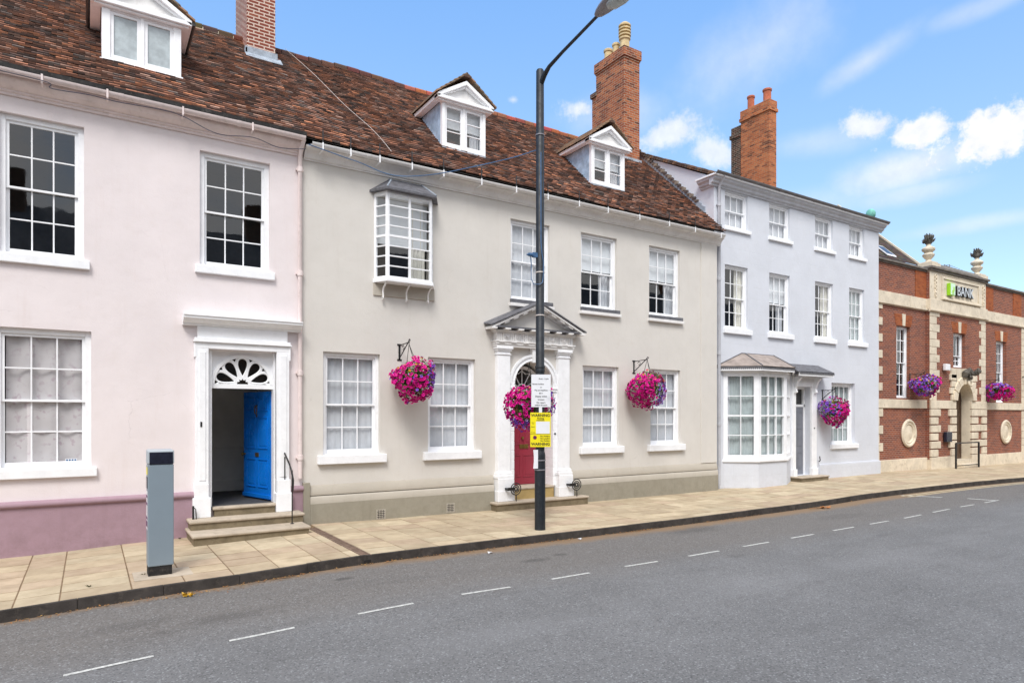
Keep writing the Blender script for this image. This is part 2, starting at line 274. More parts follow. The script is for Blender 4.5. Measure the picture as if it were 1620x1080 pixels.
# ------------------------------------------------------------------ mesh helper
def tag(o, label=None, cat=None, group=None, kind=None):
    for k, v in (('label', label), ('category', cat), ('group', group), ('kind', kind)):
        if v: o[k] = v
    return o
def empty(name, loc, label, cat, group=None):
    o = bpy.data.objects.new(name, None); COL.objects.link(o); o.location = loc; o.empty_display_size = .2
    return tag(o, label, cat, group)
ORG = {}
class MB:
    def __init__(s): s.v = []; s.f = []; s.c = []; s.sm = False
    def face(s, pts, col=None):
        i = len(s.v); s.v += [tuple(p) for p in pts]; s.f.append(tuple(range(i, i+len(pts)))); s.c.append(col)
    def box(s, x0, x1, y0, y1, z0, z1, col=None):
        if x0 > x1: x0, x1 = x1, x0
        if y0 > y1: y0, y1 = y1, y0
        if z0 > z1: z0, z1 = z1, z0
        i = len(s.v)
        s.v += [(x0, y0, z0), (x1, y0, z0), (x1, y1, z0), (x0, y1, z0), (x0, y0, z1), (x1, y0, z1), (x1, y1, z1), (x0, y1, z1)]
        for q in ((0, 3, 2, 1), (4, 5, 6, 7), (0, 1, 5, 4), (1, 2, 6, 5), (2, 3, 7, 6), (3, 0, 4, 7)): s.f.append(tuple(i+k for k in q)); s.c.append(col)
        return s
    def hexa(s, p, col=None):      # 8 points, bottom loop then top loop
        i = len(s.v); s.v += [tuple(q) for q in p]
        for q in ((0, 3, 2, 1), (4, 5, 6, 7), (0, 1, 5, 4), (1, 2, 6, 5), (2, 3, 7, 6), (3, 0, 4, 7)): s.f.append(tuple(i+k for k in q)); s.c.append(col)
        return s
    def prism(s, prof, axis, a0, a1, m0=0., m1=0., col=None):   # prof in the other two axes; m = mitre: shift along axis per unit of first coord
        n = len(prof); i = len(s.v)
        for a, mm in ((a0, m0), (a1, m1)):
            for (p, q) in prof:
                aa = a+mm*p
                s.v.append({'x': (aa, p, q), 'y': (p, aa, q), 'z': (p, q, aa)}[axis])
        for k in range(n):
            j = (k+1) % n; s.f.append((i+k, i+j, i+n+j, i+n+k)); s.c.append(col)
        s.f.append(tuple(i+k for k in range(n-1, -1, -1))); s.c.append(col); s.f.append(tuple(i+n+k for k in range(n))); s.c.append(col)
        return s
    def tube(s, pts, r, n=8, cap=True, col=None):
        pts = [Vector(p) for p in pts]; rr = r if isinstance(r, (list, tuple)) else [r]*len(pts); i = len(s.v); up0 = None
        for k, p in enumerate(pts):
            d = (pts[min(k+1, len(pts)-1)]-pts[max(k-1, 0)]).normalized()
            if up0 is None: e1 = d.cross(Vector((0, 0, 1)) if abs(d.z) < .9 else Vector((1, 0, 0))).normalized()
            else:
                e1 = up0-d*up0.dot(d); e1 = e1.normalized() if e1.length > 1e-4 else d.cross(Vector((1, 0, 0))).normalized()
            e2 = d.cross(e1).normalized(); up0 = e1
            for j in range(n): an = 2*pi*j/n; s.v.append(tuple(p+(e1*cos(an)+e2*sin(an))*rr[k]))
        for k in range(len(pts)-1):
            for j in range(n): a = i+k*n+j; b = i+k*n+(j+1) % n; s.f.append((a, b, b+n, a+n)); s.c.append(col)
        if cap: s.f.append(tuple(i+j for j in range(n-1, -1, -1))); s.f.append(tuple(i+(len(pts)-1)*n+j for j in range(n))); s.c += [col, col]
        return s
    def lathe(s, cx, cy, prof, n=20, axis='z', col=None):
        i = len(s.v)
        for (r, z) in prof:
            for j in range(n):
                a = 2*pi*j/n; s.v.append((cx+r*cos(a), cy+r*sin(a), z) if axis == 'z' else (cx+r*cos(a), z, cy+r*sin(a)))
        for k in range(len(prof)-1):
            for j in range(n): a = i+k*n+j; b = i+k*n+(j+1) % n; s.f.append((a, b, b+n, a+n)); s.c.append(col)
        s.f.append(tuple(i+j for j in range(n-1, -1, -1))); s.f.append(tuple(i+(len(prof)-1)*n+j for j in range(n))); s.c += [col, col]
        return s
    def xf(s, mat): s.v = [tuple(mat @ Vector(p)) for p in s.v]; return s
    def build(s, name, mat, parent=None, label=None, bev=0., smooth=False, seg=2, kind=None):
        org = Vector((0, 0, 0))
        if parent is not None: org = Vector(ORG.get(parent.name, parent.location))
        me = bpy.data.meshes.new(name); me.from_pydata([tuple(Vector(p)-org) for p in s.v], [], s.f); me.materials.append(M[mat])
        if any(c is not None for c in s.c):
            at = me.color_attributes.new('Col', 'FLOAT_COLOR', 'CORNER'); data = []
            for fc, c in zip(s.f, s.c):
                for q in range(len(fc)):
                    cc = (c or (1, 1, 1)); cc = cc[q % len(cc)] if isinstance(cc[0], (tuple, list)) else cc
                    data += [cc[0], cc[1], cc[2], 1.]
            at.data.foreach_set('color', data)
        bm = bmesh.new(); bm.from_mesh(me)
        if len(s.f) < 4000: bmesh.ops.recalc_face_normals(bm, faces=bm.faces)
        bm.to_mesh(me); bm.free()
        if smooth:
            me.polygons.foreach_set('use_smooth', [True]*len(me.polygons)); me.set_sharp_from_angle(angle=radians(38))
        o = bpy.data.objects.new(name, me); COL.objects.link(o)
        if parent is not None: o.parent = parent; ORG[o.name] = tuple(org)
        if bev:
            b = o.modifiers.new('bevel', 'BEVEL'); b.width = bev; b.segments = seg; b.limit_method = 'ANGLE'; b.angle_limit = radians(40)
        if label: o['label'] = label
        if kind: o['kind'] = kind
        return o

def wall(mb, x0, x1, z0, z1, y, holes, depth=.14, back=None):
    xs = sorted({x0, x1, *[h[0] for h in holes], *[h[1] for h in holes]}); zs = sorted({z0, z1, *[h[2] for h in holes], *[h[3] for h in holes]})
    for a, b in zip(xs, xs[1:]):
        for c, d in zip(zs, zs[1:]):
            mx, mz = (a+b)/2, (c+d)/2
            if mx < x0 or mx > x1 or any(h[0] < mx < h[1] and h[2] < mz < h[3] for h in holes): continue
            mb.face([(a, y, c), (b, y, c), (b, y, d), (a, y, d)])
    for h in holes:
        a, b, c, d = h[:4]; dp = h[4] if len(h) > 4 else depth; Y = y+dp
        mb.face([(a, y, c), (a, Y, c), (a, Y, d), (a, y, d)]); mb.face([(b, y, c), (b, y, d), (b, Y, d), (b, Y, c)])
        mb.face([(a, y, d), (a, Y, d), (b, Y, d), (b, y, d)]); mb.face([(a, y, c), (b, y, c), (b, Y, c), (a, Y, c)])
def ring(mb, x0, x1, z0, z1, y0, y1, l, r=None, t=None, b=None):
    r = l if r is None else r; t = l if t is None else t; b = l if b is None else b
    mb.box(x0, x0+l, y0, y1, z0, z1); mb.box(x1-r, x1, y0, y1, z0, z1); mb.box(x0+l, x1-r, y0, y1, z1-t, z1); mb.box(x0+l, x1-r, y0, y1, z0, z0+b)
def bars(mb, x0, x1, z0, z1, y0, y1, cols, rows, w=.022):
    for i in range(1, cols): x = x0+(x1-x0)*i/cols; mb.box(x-w/2, x+w/2, y0, y1, z0, z1)
    for j in range(1, rows):
        z = z0+(z1-z0)*j/rows
        for i in range(cols):
            a = x0+(x1-x0)*i/cols+(w/2 if i else 0); b = x0+(x1-x0)*(i+1)/cols-(w/2 if i < cols-1 else 0)
            mb.box(a, b, y0+.002, y1-.002, z-w/2, z+w/2)
def folds(x0, x1, z0, z1, y, amp=.02, wl=.09, seed=0, thick=.004, scal=0.):
    rd = random.Random(seed); mb = MB(); n = max(8, int((x1-x0)/.018)); p1, p2 = rd.random()*6, rd.random()*6
    def yy(x, z): return y+amp*sin(2*pi*x/wl+p1+.25*sin(3*z))+amp*.6*sin(2*pi*x/(wl*2.7)+p2)
    for k in range(n):
        a, b = x0+(x1-x0)*k/n, x0+(x1-x0)*(k+1)/n; zz = [z0+(z1-z0)*q/4 for q in range(5)]
        for c, d in zip(zz, zz[1:]): mb.face([(a, yy(a, c), c), (b, yy(b, c), c), (b, yy(b, d), d), (a, yy(a, d), d)])
    return mb
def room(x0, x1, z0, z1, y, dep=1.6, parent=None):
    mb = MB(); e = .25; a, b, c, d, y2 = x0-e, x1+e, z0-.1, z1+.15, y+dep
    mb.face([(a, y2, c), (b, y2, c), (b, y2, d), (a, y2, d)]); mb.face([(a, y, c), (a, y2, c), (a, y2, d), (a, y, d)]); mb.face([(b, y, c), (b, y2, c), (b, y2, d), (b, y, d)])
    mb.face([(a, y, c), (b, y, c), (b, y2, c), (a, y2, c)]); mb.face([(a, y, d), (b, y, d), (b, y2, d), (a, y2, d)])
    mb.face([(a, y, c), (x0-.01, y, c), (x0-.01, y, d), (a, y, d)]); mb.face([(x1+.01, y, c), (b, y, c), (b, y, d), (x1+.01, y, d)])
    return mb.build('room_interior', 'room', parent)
WN = [0]
def sash(house, x0, x1, z0, z1, y, cols=3, rt=2, rb=2, sill='big', cur='net', rev=.075, fw=.07, single=False, split=.5, sillm='white', label=None, bar=.022):
    """sliding sash window set in a wall hole: frame > sill, sashes, glass, curtain, room"""
    WN[0] += 1; sd = WN[0]; y1 = y+rev
    fr = MB(); ring(fr, x0, x1, z0, z1, y1, y1+.13, fw, fw, fw, .035)
    win = fr.build('window', 'white', house, label, bev=.004)
    a, b, c, d = x0+fw, x1-fw, z0+.035, z1-fw; zm = c+(d-c)*split; st = .045
    us = MB(); ring(us, a, b, zm-.02, d, y1+.03, y1+.065, st, st, st, .035); bars(us, a+st, b-st, zm+.015, d-st, y1+.034, y1+.06, cols, rt, bar); us.build('upper_sash', 'white', win, bev=.003)
    ls = MB(); ring(ls, a, b, c, zm+.02, y1+.07, y1+.105, st, st, .035, .075); bars(ls, a+st, b-st, c+.075, zm-.015, y1+.074, y1+.10, cols, rb, bar); ls.build('lower_sash', 'white', win, bev=.003)
    g = MB(); g.face([(a+.02, y1+.047, zm), (b-.02, y1+.047, zm), (b-.02, y1+.047, d-.02), (a+.02, y1+.047, d-.02)]); g.face([(a+.02, y1+.087, c+.03), (b-.02, y1+.087, c+.03), (b-.02, y1+.087, zm), (a+.02, y1+.087, zm)]); g.build('glass', 'glass', win)
    if sill == 'big': MB().box(x0-.12, x1+.12, y-.10, y+.005+rev, z0-.17, z0+.004).build('sill', sillm, win, bev=.012)
    elif sill == 'pink': MB().box(x0-.08, x1+.08, y-.07, y+.005+rev, z0-.14, z0+.004).build('sill', sillm, win, bev=.01)
    elif sill == 'slate':
        MB().box(x0-.02, x1+.06, y-.07, y+rev, z0-.09, z0+.004).build('sill_cover', 'leaddark', win, bev=.008); MB().box(x0-.05, x1+.09, y-.09, y+.01, z0-.17, z0-.092).build('sill', 'trim', win, bev=.01)
    elif sill == 'small': MB().box(x0-.06, x1+.10, y-.07, y+.005+rev, z0-.10, z0+.004).build('sill', sillm, win, bev=.008)
    elif sill == 'mid': MB().box(x0-.08, x1+.14, y-.08, y+.005+rev, z0-.15, z0+.004).build('sill', sillm, win, bev=.01)
    yc = y1+.14; H2 = z1-z0
    if cur == 'net': folds(x0+.05, x1-.05, z0+.02, z1-.02, yc, .005, .13, sd).build('curtain', 'net', win, smooth=True)
    elif cur == 'net2': folds(x0+.05, x1-.05, z0+.02, z1-.02, yc, .015, .12, sd).build('curtain', 'net2', win, smooth=True)
    elif cur == 'voile': folds(x0+.14, x1-.03, z0+.02, z1-.02, yc-.03, .02, .33, sd).build('curtain', 'purplenet', win, smooth=True)
    elif cur == 'upper':
        folds(x0+.05, x1-.05, zm-.05+.12, z1-.02, yc, .006, .3, sd).build('blind', 'blind', win, smooth=True)
        folds(x1-.38, x1-.03, z0+.02, z1-.02, yc+.06, .02, .11, sd).build('curtain', 'net', win, smooth=True)
    elif cur == 'sides':
        folds(x0+.04, x0+.24, z0+.02, z1-.02, yc, .02, .08, sd).build('curtain', 'drape', win, smooth=True); folds(x1-.42, x1-.04, z0+.02, z1-.02, yc, .02, .09, sd+9).build('curtain', 'drape', win, smooth=True)
    elif cur == 'blinds':
        mb = MB(); n = int((x1-x0)/.11)
        for k in range(n):
            xx = x0+.04+k*(x1-x0-.08)/n
            if k % 3 == 2: continue
            mb.face([(xx, yc, z0+.03), (xx+.075, yc+.03, z0+.03), (xx+.075, yc+.03, z1-.03), (xx, yc, z1-.03)])
        mb.build('vertical_blind', 'net2', win)
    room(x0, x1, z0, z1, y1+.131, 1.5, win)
    return win
def arcpts(cx, zc, r, a0, a1, n): return [(cx+r*cos(a0+(a1-a0)*k/n), zc+r*sin(a0+(a1-a0)*k/n)) for k in range(n+1)]
def archring(mb, cx, zc, r0, r1, y0, y1, a0=0., a1=pi, n=28):
    A = arcpts(cx, zc, r0, a0, a1, n); B = arcpts(cx, zc, r1, a0, a1, n)
    for k in range(n):
        p = [A[k], B[k], B[k+1], A[k+1]]
        mb.hexa([(q[0], y0, q[1]) for q in p]+[(q[0], y1, q[1]) for q in p])
def archpanel(mb, x0, x1, z1, cx, zc, r, y0, y1, n=28):
    """a rectangle x0..x1, zc..z1 with a half-round hole, y0..y1 thick"""
    def outer(a):
        c, s_ = cos(a), sin(a); t = 1e9
        if c > 1e-6: t = min(t, (x1-cx)/c)
        if c < -1e-6: t = min(t, (x0-cx)/c)
        if s_ > 1e-6: t = min(t, (z1-zc)/s_)
        return (cx+c*t, zc+s_*t)
    an = sorted([pi*k/n for k in range(n+1)]+[atan2(z1-zc, x1-cx), atan2(z1-zc, x0-cx)])
    for a, b in zip(an, an[1:]):
        if b-a < 1e-6: continue
        I = [(cx+r*cos(q), zc+r*sin(q)) for q in (a, b)]; O = [outer(a), outer(b)]
        mb.face([(I[0][0], y0, I[0][1]), (O[0][0], y0, O[0][1]), (O[1][0], y0, O[1][1]), (I[1][0], y0, I[1][1])])
        mb.face([(I[0][0], y0, I[0][1]), (I[1][0], y0, I[1][1]), (I[1][0], y1, I[1][1]), (I[0][0], y1, I[0][1])])
def text(s, size, mat, M4, parent, name='lettering', depth=.001, align='CENTER', bold=0.):
    cu = bpy.data.curves.new('t', 'FONT'); cu.body = s; cu.size = size; cu.extrude = depth; cu.align_x = align; cu.align_y = 'CENTER'; cu.offset = bold; cu.resolution_u = 3
    o = bpy.data.objects.new('t', cu); COL.objects.link(o); dg = bpy.context.evaluated_depsgraph_get(); me = bpy.data.meshes.new_from_object(o.evaluated_get(dg))
    bpy.data.objects.remove(o); me.name = name; me.materials.clear(); me.materials.append(M[mat]); org = Vector(ORG.get(parent.name, parent.location))
    me.transform(Matrix.Translation(-org) @ M4); q = bpy.data.objects.new(name, me); COL.objects.link(q); q.parent = parent; ORG[q.name] = tuple(org); return q

# ------------------------------------------------------------------ ground, pavement, kerb, road
GZ = [(-60, -.25), (-3, -.09), (-1.2, -.065), (1, .0), (3.5, .045), (5.5, .02), (8, .0), (11, -.01), (15, -.01), (18, .03), (24.3, .04), (30, .0), (37, -.08), (60, -.2), (120, -.3)]
def gz(x):
    for (a, p), (b, q) in zip(GZ, GZ[1:]):
        if a <= x <= b: t = (x-a)/(b-a); t = t*t*(3-2*t); return p+(q-p)*t
    return GZ[-1][1]
KB = [(-60, -3.56), (-.85, -3.55), (1.1, -3.50), (2.1, -3.47), (3.55, -3.39), (4.9, -3.31), (6.7, -3.28), (9, -3.28), (12, -3.25), (15.6, -3.19), (18.8, -3.14), (21.5, -3.17), (27.2, -3.42), (40, -4.0), (60, -5), (120, -9)]
def kb(x):
    for (a, p), (b, q) in zip(KB, KB[1:]):
        if a <= x <= b: return p+(q-p)*(x-a)/(b-a)
    return KB[-1][1]
mb = MB(); mb.box(-300, 400, -300, 300, -.9, -.6); mb.build('ground', 'ground', kind='structure')
mb = MB(); xs = [-40+i*.8 for i in range(170)]; ys = [None, -4.5, -6, -8, -10, -12, -16]
for a, b in zip(xs, xs[1:]):
    for p, q in zip(ys, ys[1:]):
        pa = kb(a)+.05 if p is None else p; pb = kb(b)+.05 if p is None else p
        mb.face([(a, q, gz(a)-.13), (b, q, gz(b)-.13), (b, pb, gz(b)-.13), (a, pa, gz(a)-.13)])
mb.build('road', 'road', kind='structure', smooth=True)
mb = MB()
for a, b in zip(xs, xs[1:]): mb.hexa([(a, -26, -.5), (b, -26, -.5), (b, -13.6, -.5), (a, -13.6, -.5), (a, -26, gz(a)-.02), (b, -26, gz(b)-.02), (b, -13.6, gz(b)-.02), (a, -13.6, gz(a)-.02)])
mb.build('far_pavement', 'mortar', kind='structure')
mb = MB()
for a, b in zip(xs, xs[1:]): mb.face([(a, kb(a)+.02, gz(a)-.006), (b, kb(b)+.02, gz(b)-.006), (b, 1.2, gz(b)-.006), (a, 1.2, gz(a)-.006)])
mb.build('pavement_bed', 'mortar', kind='structure')
mb = MB(); x = -12.; rk = random.Random(4)
while x < 70:
    b = x+.914; dz = rk.uniform(-.004, .004); dy = rk.uniform(-.006, .006); w_ = .07
    ka, kb_ = kb(x)+dy, kb(b)+dy; za, zb = gz(x)+dz, gz(b)+dz
    mb.hexa([(x+.0015, ka, za-.2), (b-.0015, kb_, zb-.2), (b-.0015, kb_+w_, zb-.2), (x+.0015, ka+w_, za-.2), (x+.0015, ka+.012, za), (b-.0015, kb_+.012, zb), (b-.0015, kb_+w_, zb), (x+.0015, ka+w_, za)])
    x = b
mb.build('kerb', 'kerb', kind='structure', bev=.006)
mb = MB(); rs = random.Random(11); x = -12.
lay = [[.35, -.32, -.77, -1.22, -1.67, -2.12, -2.57, -3.02, -4.1], [.35, -.25, -.70, -1.30, -1.75, -2.35, -2.80, -4.1], [.35, -.32, -.92, -1.37, -1.97, -2.42, -2.87, -4.1]]
cur_ = 0; left_ = 0
while x < 62:
    L = rs.choice([.6, .6, .6, .75, .45]); 
    if left_ <= 0: cur_ = rs.randrange(3); left_ = rs.choice([3, 5, 7])
    left_ -= 1; rows = lay[cur_]
    if 2.9 < x < 3.46: L = 3.46-x
    if x < 3.46 < x+L: L = 3.46-x
    if 3.459 < x < 3.5: x = 3.62
    for ya, yb in zip(rows, rows[1:]):
        a, b = x+.009, x+L-.007
        if b-a < .05: continue
        if ya < min(kb(a), kb(b))+.12: continue
        y1a, y1b = max(yb+.014, kb(a)+.078), max(yb+.014, kb(b)+.078)
        if ya-y1a < .03: continue
        k = rs.random(); wv = rs.uniform(.86, 1.10)
        c = [(.51, .42, .29), (.48, .39, .27), (.54, .455, .32), (.49, .385, .275)][int(k*4)]; c = tuple(q*wv for q in c); tz = [rs.uniform(-.003, .003) for _ in range(4)]
        P = [(a, y1a), (b, y1b), (b, ya-.014), (a, ya-.014)]; top = [(p, q, gz(p)+t_) for (p, q), t_ in zip(P, tz)]
        mb.hexa([(p, q, gz(p)-.03) for p, q in P]+top, c)
    x += L
mb.build('pavement', 'slab', kind='structure', bev=.003, seg=1)
# painted lines (measured end points on the carriageway)
mb = MB()
dash = [(-.195, -5.825, .517, -5.805), (1.195, -5.77, 1.853, -5.735), (2.569, -5.70, 3.261, -5.69), (3.933, -5.65, 4.665, -5.64), (5.388, -5.57, 6.079, -5.56), (6.806, -5.51, 7.499, -5.50), (8.211, -5.49, 8.97, -5.475), (9.652, -5.44, 10.378, -5.425), (11.089, -5.40, 11.818, -5.39), (12.529, -5.36, 13.282, -5.35), (13.922, -5.33, 14.692, -5.32), (15.367, -5.31, 16.154, -5.30), (16.714, -5.295, 17.553, -5.29), (18.175, -5.26, 18.926, -5.255), (19.57, -5.24, 20.451, -5.22), (-1.6, -5.86, -.9, -5.84)]
for a, p, b, q in dash:
    n = 4
    for k in range(n):
        s0, s1 = k/n, (k+1)/n; xa, xb = a+(b-a)*s0, a+(b-a)*s1; ya, yb = p+(q-p)*s0, p+(q-p)*s1
        mb.face([(xa, ya-.025, gz(xa)-.126), (xb, yb-.025, gz(xb)-.126), (xb, yb+.025, gz(xb)-.126), (xa, ya+.025, gz(xa)-.126)])
for a, p, b, q in [(19.35, -3.25, 19.80, -4.1), (20.1, -4.6, 20.25, -5.2)]:
    mb.face([(a, p, gz(a)-.126), (a+.11, p, gz(a)-.126), (b+.11, q, gz(b)-.126), (b, q, gz(b)-.126)])
mb.build('bay_markings', 'roadpaint', kind='structure')
mb = MB(); x = 19.2
while x < 60:
    for o in (.16, .34):
        mb.face([(x, kb(x)-o-.08, gz(x)-.126), (x+1, kb(x+1)-o-.08, gz(x+1)-.126), (x+1, kb(x+1)-o, gz(x+1)-.126), (x, kb(x)-o, gz(x)-.126)])
    x += 1
mb.build('double_yellow_lines', 'roadyellow', kind='structure')
# drain channel across the pavement
t = empty('drain_channel', (3.54, -1.8, .04), 'rusty slotted iron drain channel crossing the pavement beside the stone steps', 'drain')
mb = MB()
for (a, b) in ((3.465, 3.485), (3.595, 3.615)): mb.box(a, b, kb(3.5)+.02, -.42, -.03, .047)
mb.build('frame', 'drain', t)
mb = MB(); y = kb(3.5)+.05
while y < -.45:
    mb.box(3.485, 3.595, y, y+.022, .012, .043); y += .052
for xx in (3.53, 3.55): mb.box(xx-.004, xx+.004, kb(3.5)+.05, -.45, .008, .040)
mb.build('grating', 'drain', t)
MB().box(3.485, 3.595, kb(3.5)-.0, -.42, -.06, -.02).build('channel', 'rubber', t)
# leaf litter along the kerb and weeds at the wall foot
mb = MB(); rl = random.Random(5)
cl = [(1.0, -.2, .35), (2.2, 0, .3), (5.6, 0, .7), (6.9, 0, .4), (4.1, 0, .5), (15.2, -.12, .15), (9.2, 0, .3), (12., 0, .6), (-.4, 0, .5)]
for _ in range(900):
    cx, oy, sp_ = rl.choice(cl) if rl.random() < .75 else (rl.uniform(-1, 18), 0, 1.)
    x = cx+rl.gauss(0, sp_); y = kb(x)-.015-abs(rl.gauss(0, .05))+oy*rl.random(); z = gz(x)-.122+rl.random()*.012; r = rl.uniform(.008, .022); a = rl.random()*6; tl = rl.uniform(-.012, .012)
    c = rl.choice([(.35, .16, .05), (.28, .12, .04), (.42, .24, .08), (.16, .09, .04)])
    mb.face([(x+r*cos(a), y+r*sin(a), z+tl), (x+r*.6*cos(a+1.5), y+r*.6*sin(a+1.5), z), (x-r*cos(a), y-r*sin(a), z-tl*.3), (x+r*.6*cos(a-1.5), y+r*.6*sin(a-1.5), z+.003)], c)
for (x, y, r) in [(1.02, -3.72, .05), (1.08, -3.75, .035), (15.3, -3.42, .09), (15.4, -3.5, .06)]:
    for k in range(5):
        a = rl.random()*6; mb.face([(x+r*cos(a), y+r*sin(a), gz(x)-.09+rl.random()*.04), (x+r*.7*cos(a+1.4), y+r*.7*sin(a+1.4), gz(x)-.12), (x-r*cos(a), y-r*sin(a), gz(x)-.10), (x+r*.7*cos(a-1.4), y+r*.7*sin(a-1.4), gz(x)-.11)], (.62, .36, .03) if x < 5 else (.45, .17, .05))
tag(mb.build('fallen_leaves', 'leaf'), 'scattered dry brown leaves in the gutter along the kerb', 'leaves', kind='stuff')
mb = MB()
for (x, y, rr) in [(-.0, -2.95, .05), (.62, -2.72, .04), (5.2, -.03, .03), (6.75, -.03, .04), (1.33, -.12, .05), (12.9, -.03, .05), (13.8, -.03, .04), (11.6, -.04, .04), (4.2, -.03, .03)]:
    for k in range(26):
        a = rl.random()*6.3; h = rl.uniform(.01, .035); l = rl.uniform(.3, 1)*rr
        x2, y2 = x+l*cos(a), y-abs(l*sin(a)); z = gz(x)
        mb.face([(x, y, z), (x+.006, y, z), (x2+.004, y2, z+h), (x2, y2, z+h*.9)], rl.choice([(.10, .12, .03), (.14, .11, .04), (.06, .09, .02)]))
tag(mb.build('pavement_weeds', 'leaf'), 'tiny weeds and moss tufts at the wall foot and slab joints', 'weeds', kind='stuff')
for (x, y, r) in [(3.2, -4.35, .12), (5.9, -4.3, .10)]: pass
# white litter scraps on the road
for k, (x, y, lb) in enumerate([(5.55, -3.62, 'crumpled white paper scrap lying against the kerb left of the lamp post'), (7.6, -3.42, 'small torn white scrap by the kerb right of the lamp post')]):
    mb = MB()
    for q in range(5):
        a = rl.random()*6; r = rl.uniform(.015, .05); mb.face([(x+q*.012+r*cos(a), y+r*sin(a), gz(x)-.12+rl.random()*.03), (x+q*.012+r*cos(a+2), y+r*sin(a+2), gz(x)-.122), (x+q*.012+r*cos(a+4), y+r*sin(a+4), gz(x)-.115+rl.random()*.02)])
    tag(mb.build('litter', 'paper'), lb, 'litter', 'litter on the road')

# ------------------------------------------------------------------ shared roof builder
K = 3.4/3.6
def roofz(y, x=0.): return 7.45+K*(y+.3)+.016*sin(x*.9+.4)+.012*sin(x*2.1+y)+(.05 if 4.4 < x < 7 else 0)*max(0, (y-1)/2.3)*sin((x-4.4)/2.6*pi)
def tiles(name, house, x0, x1, y0, y1, seed, gauge=.10, rz=roofz, right=None, pal=None, tw=.165):
    rt_ = random.Random(seed); mb = MB(); sl = sqrt(1+K*K); n = int((y1-y0)*sl/gauge); dy = gauge/sl
    pal = pal or [((.10, .062, .052), 3), ((.17, .085, .062), 5.5), ((.25, .115, .075), 6), ((.35, .15, .09), 4.5), ((.46, .19, .10), 2.4), ((.17, .13, .115), 1.6), ((.34, .20, .15), 2.4)]
    pc = [p for p, _ in pal]; pw = [q for _, q in pal]
    for r in range(n):
        ya = y0+r*dy; yb = ya+dy*1.35; x = x0-(tw/2 if r % 2 else 0)+rt_.uniform(-.01, .01); ph_ = rt_.random()*6
        while x < x1:
            a = max(x, x0)+.003; b = min(x+tw, x1)-.002; x += tw
            if b-a < .02: continue
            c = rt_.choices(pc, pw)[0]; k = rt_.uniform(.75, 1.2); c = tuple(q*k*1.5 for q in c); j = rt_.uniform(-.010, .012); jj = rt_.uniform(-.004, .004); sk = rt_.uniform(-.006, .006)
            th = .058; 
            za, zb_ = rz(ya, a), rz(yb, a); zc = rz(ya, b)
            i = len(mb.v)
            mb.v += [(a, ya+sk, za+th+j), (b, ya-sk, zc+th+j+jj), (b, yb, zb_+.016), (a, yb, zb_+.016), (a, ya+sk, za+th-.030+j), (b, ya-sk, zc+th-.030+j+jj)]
            mb.f += [(i, i+1, i+2, i+3), (i, i+4, i+5, i+1), (i, i+3, i+4), (i+1, i+5, i+2)]; mb.c += [c, tuple(q*.26 for q in c), c, c]  # tail edges coloured darker, a painted shadow line between courses
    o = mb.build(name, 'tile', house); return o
def roofbed(house, x0, x1, mat='room'):
    mb = MB(); mb.face([(x0, -.3, 7.44), (x1, -.3, 7.44), (x1, 3.3, 10.84), (x0, 3.3, 10.84)]); mb.face([(x0, 3.3, 10.84), (x1, 3.3, 10.84), (x1, 7, 7.3), (x0, 7, 7.3)]); return mb.build('roof_underside', mat, house)
def ridge(house, x0, x1, seed, style):
    rr_ = random.Random(seed); mb = MB(); x = x0
    while x < x1-.1:
        b = min(x+.32, x1); c = {'brown': (.13, .065, .045), 'red': (.42, .12, .08)}[style]; c = tuple(q*rr_.uniform(.7, 1.25) for q in c); z = roofz(3.3, x)-.02+rr_.uniform(-.006, .006)
        P = [(3.3+.13*cos(q), z+.11*sin(q)) for q in [radians(v) for v in (-20, 20, 50, 90, 130, 160, 200)]]
        mb.prism(P, 'x', x+.008, b-.008, col=c); x = b
    o = mb.build('ridge_tiles', 'tile', house)
    if style == 'brown' and x0 < 0: m2 = MB(); m2.box(x0, x1, 3.185, 3.43, 10.80, 10.86); m2.build('ridge_mortar', 'stone', o)
def gutter(house, x0, x1, y, z, mat, straps=None, rods=False, r=.062):
    mb = MB(); P = [(y+r*cos(a), z+r*sin(a)) for a in [pi+pi*k/10 for k in range(11)]]; P2 = [(y+(r-.006)*cos(a), z+(r-.006)*sin(a)) for a in [2*pi-pi*k/10 for k in range(11)]]
    mb.prism(P+P2, 'x', x0, x1); x = x0+1.1
    while x < x1-.3:
        Q = [(y+(r+.008)*cos(a), z+(r+.008)*sin(a)) for a in [pi+pi*k/10 for k in range(11)]]; mb.prism(Q+[(y+r*cos(a), z+r*sin(a)) for a in [2*pi-pi*k/10 for k in range(11)]], 'x', x, x+.06); x += 1.83
    g = mb.build('gutter', mat, house, smooth=True)
    for px in straps or []:
        b = MB(); yy = y-r-.006; b.box(px-.014, px+.014, yy-.004, yy, z-.12, z+.02); b.box(px-.014, px+.014, yy-.004, -.02, z-.125, z-.12)
        s_ = b.build('gutter_bracket', 'white' if rods else mat, g)
        if rods:
            MB().tube([(px, yy+.01, z+.02), (px, yy+.01, z+.26)], .012, 6).build('snow_guard_rod', 'black', s_)
    return g
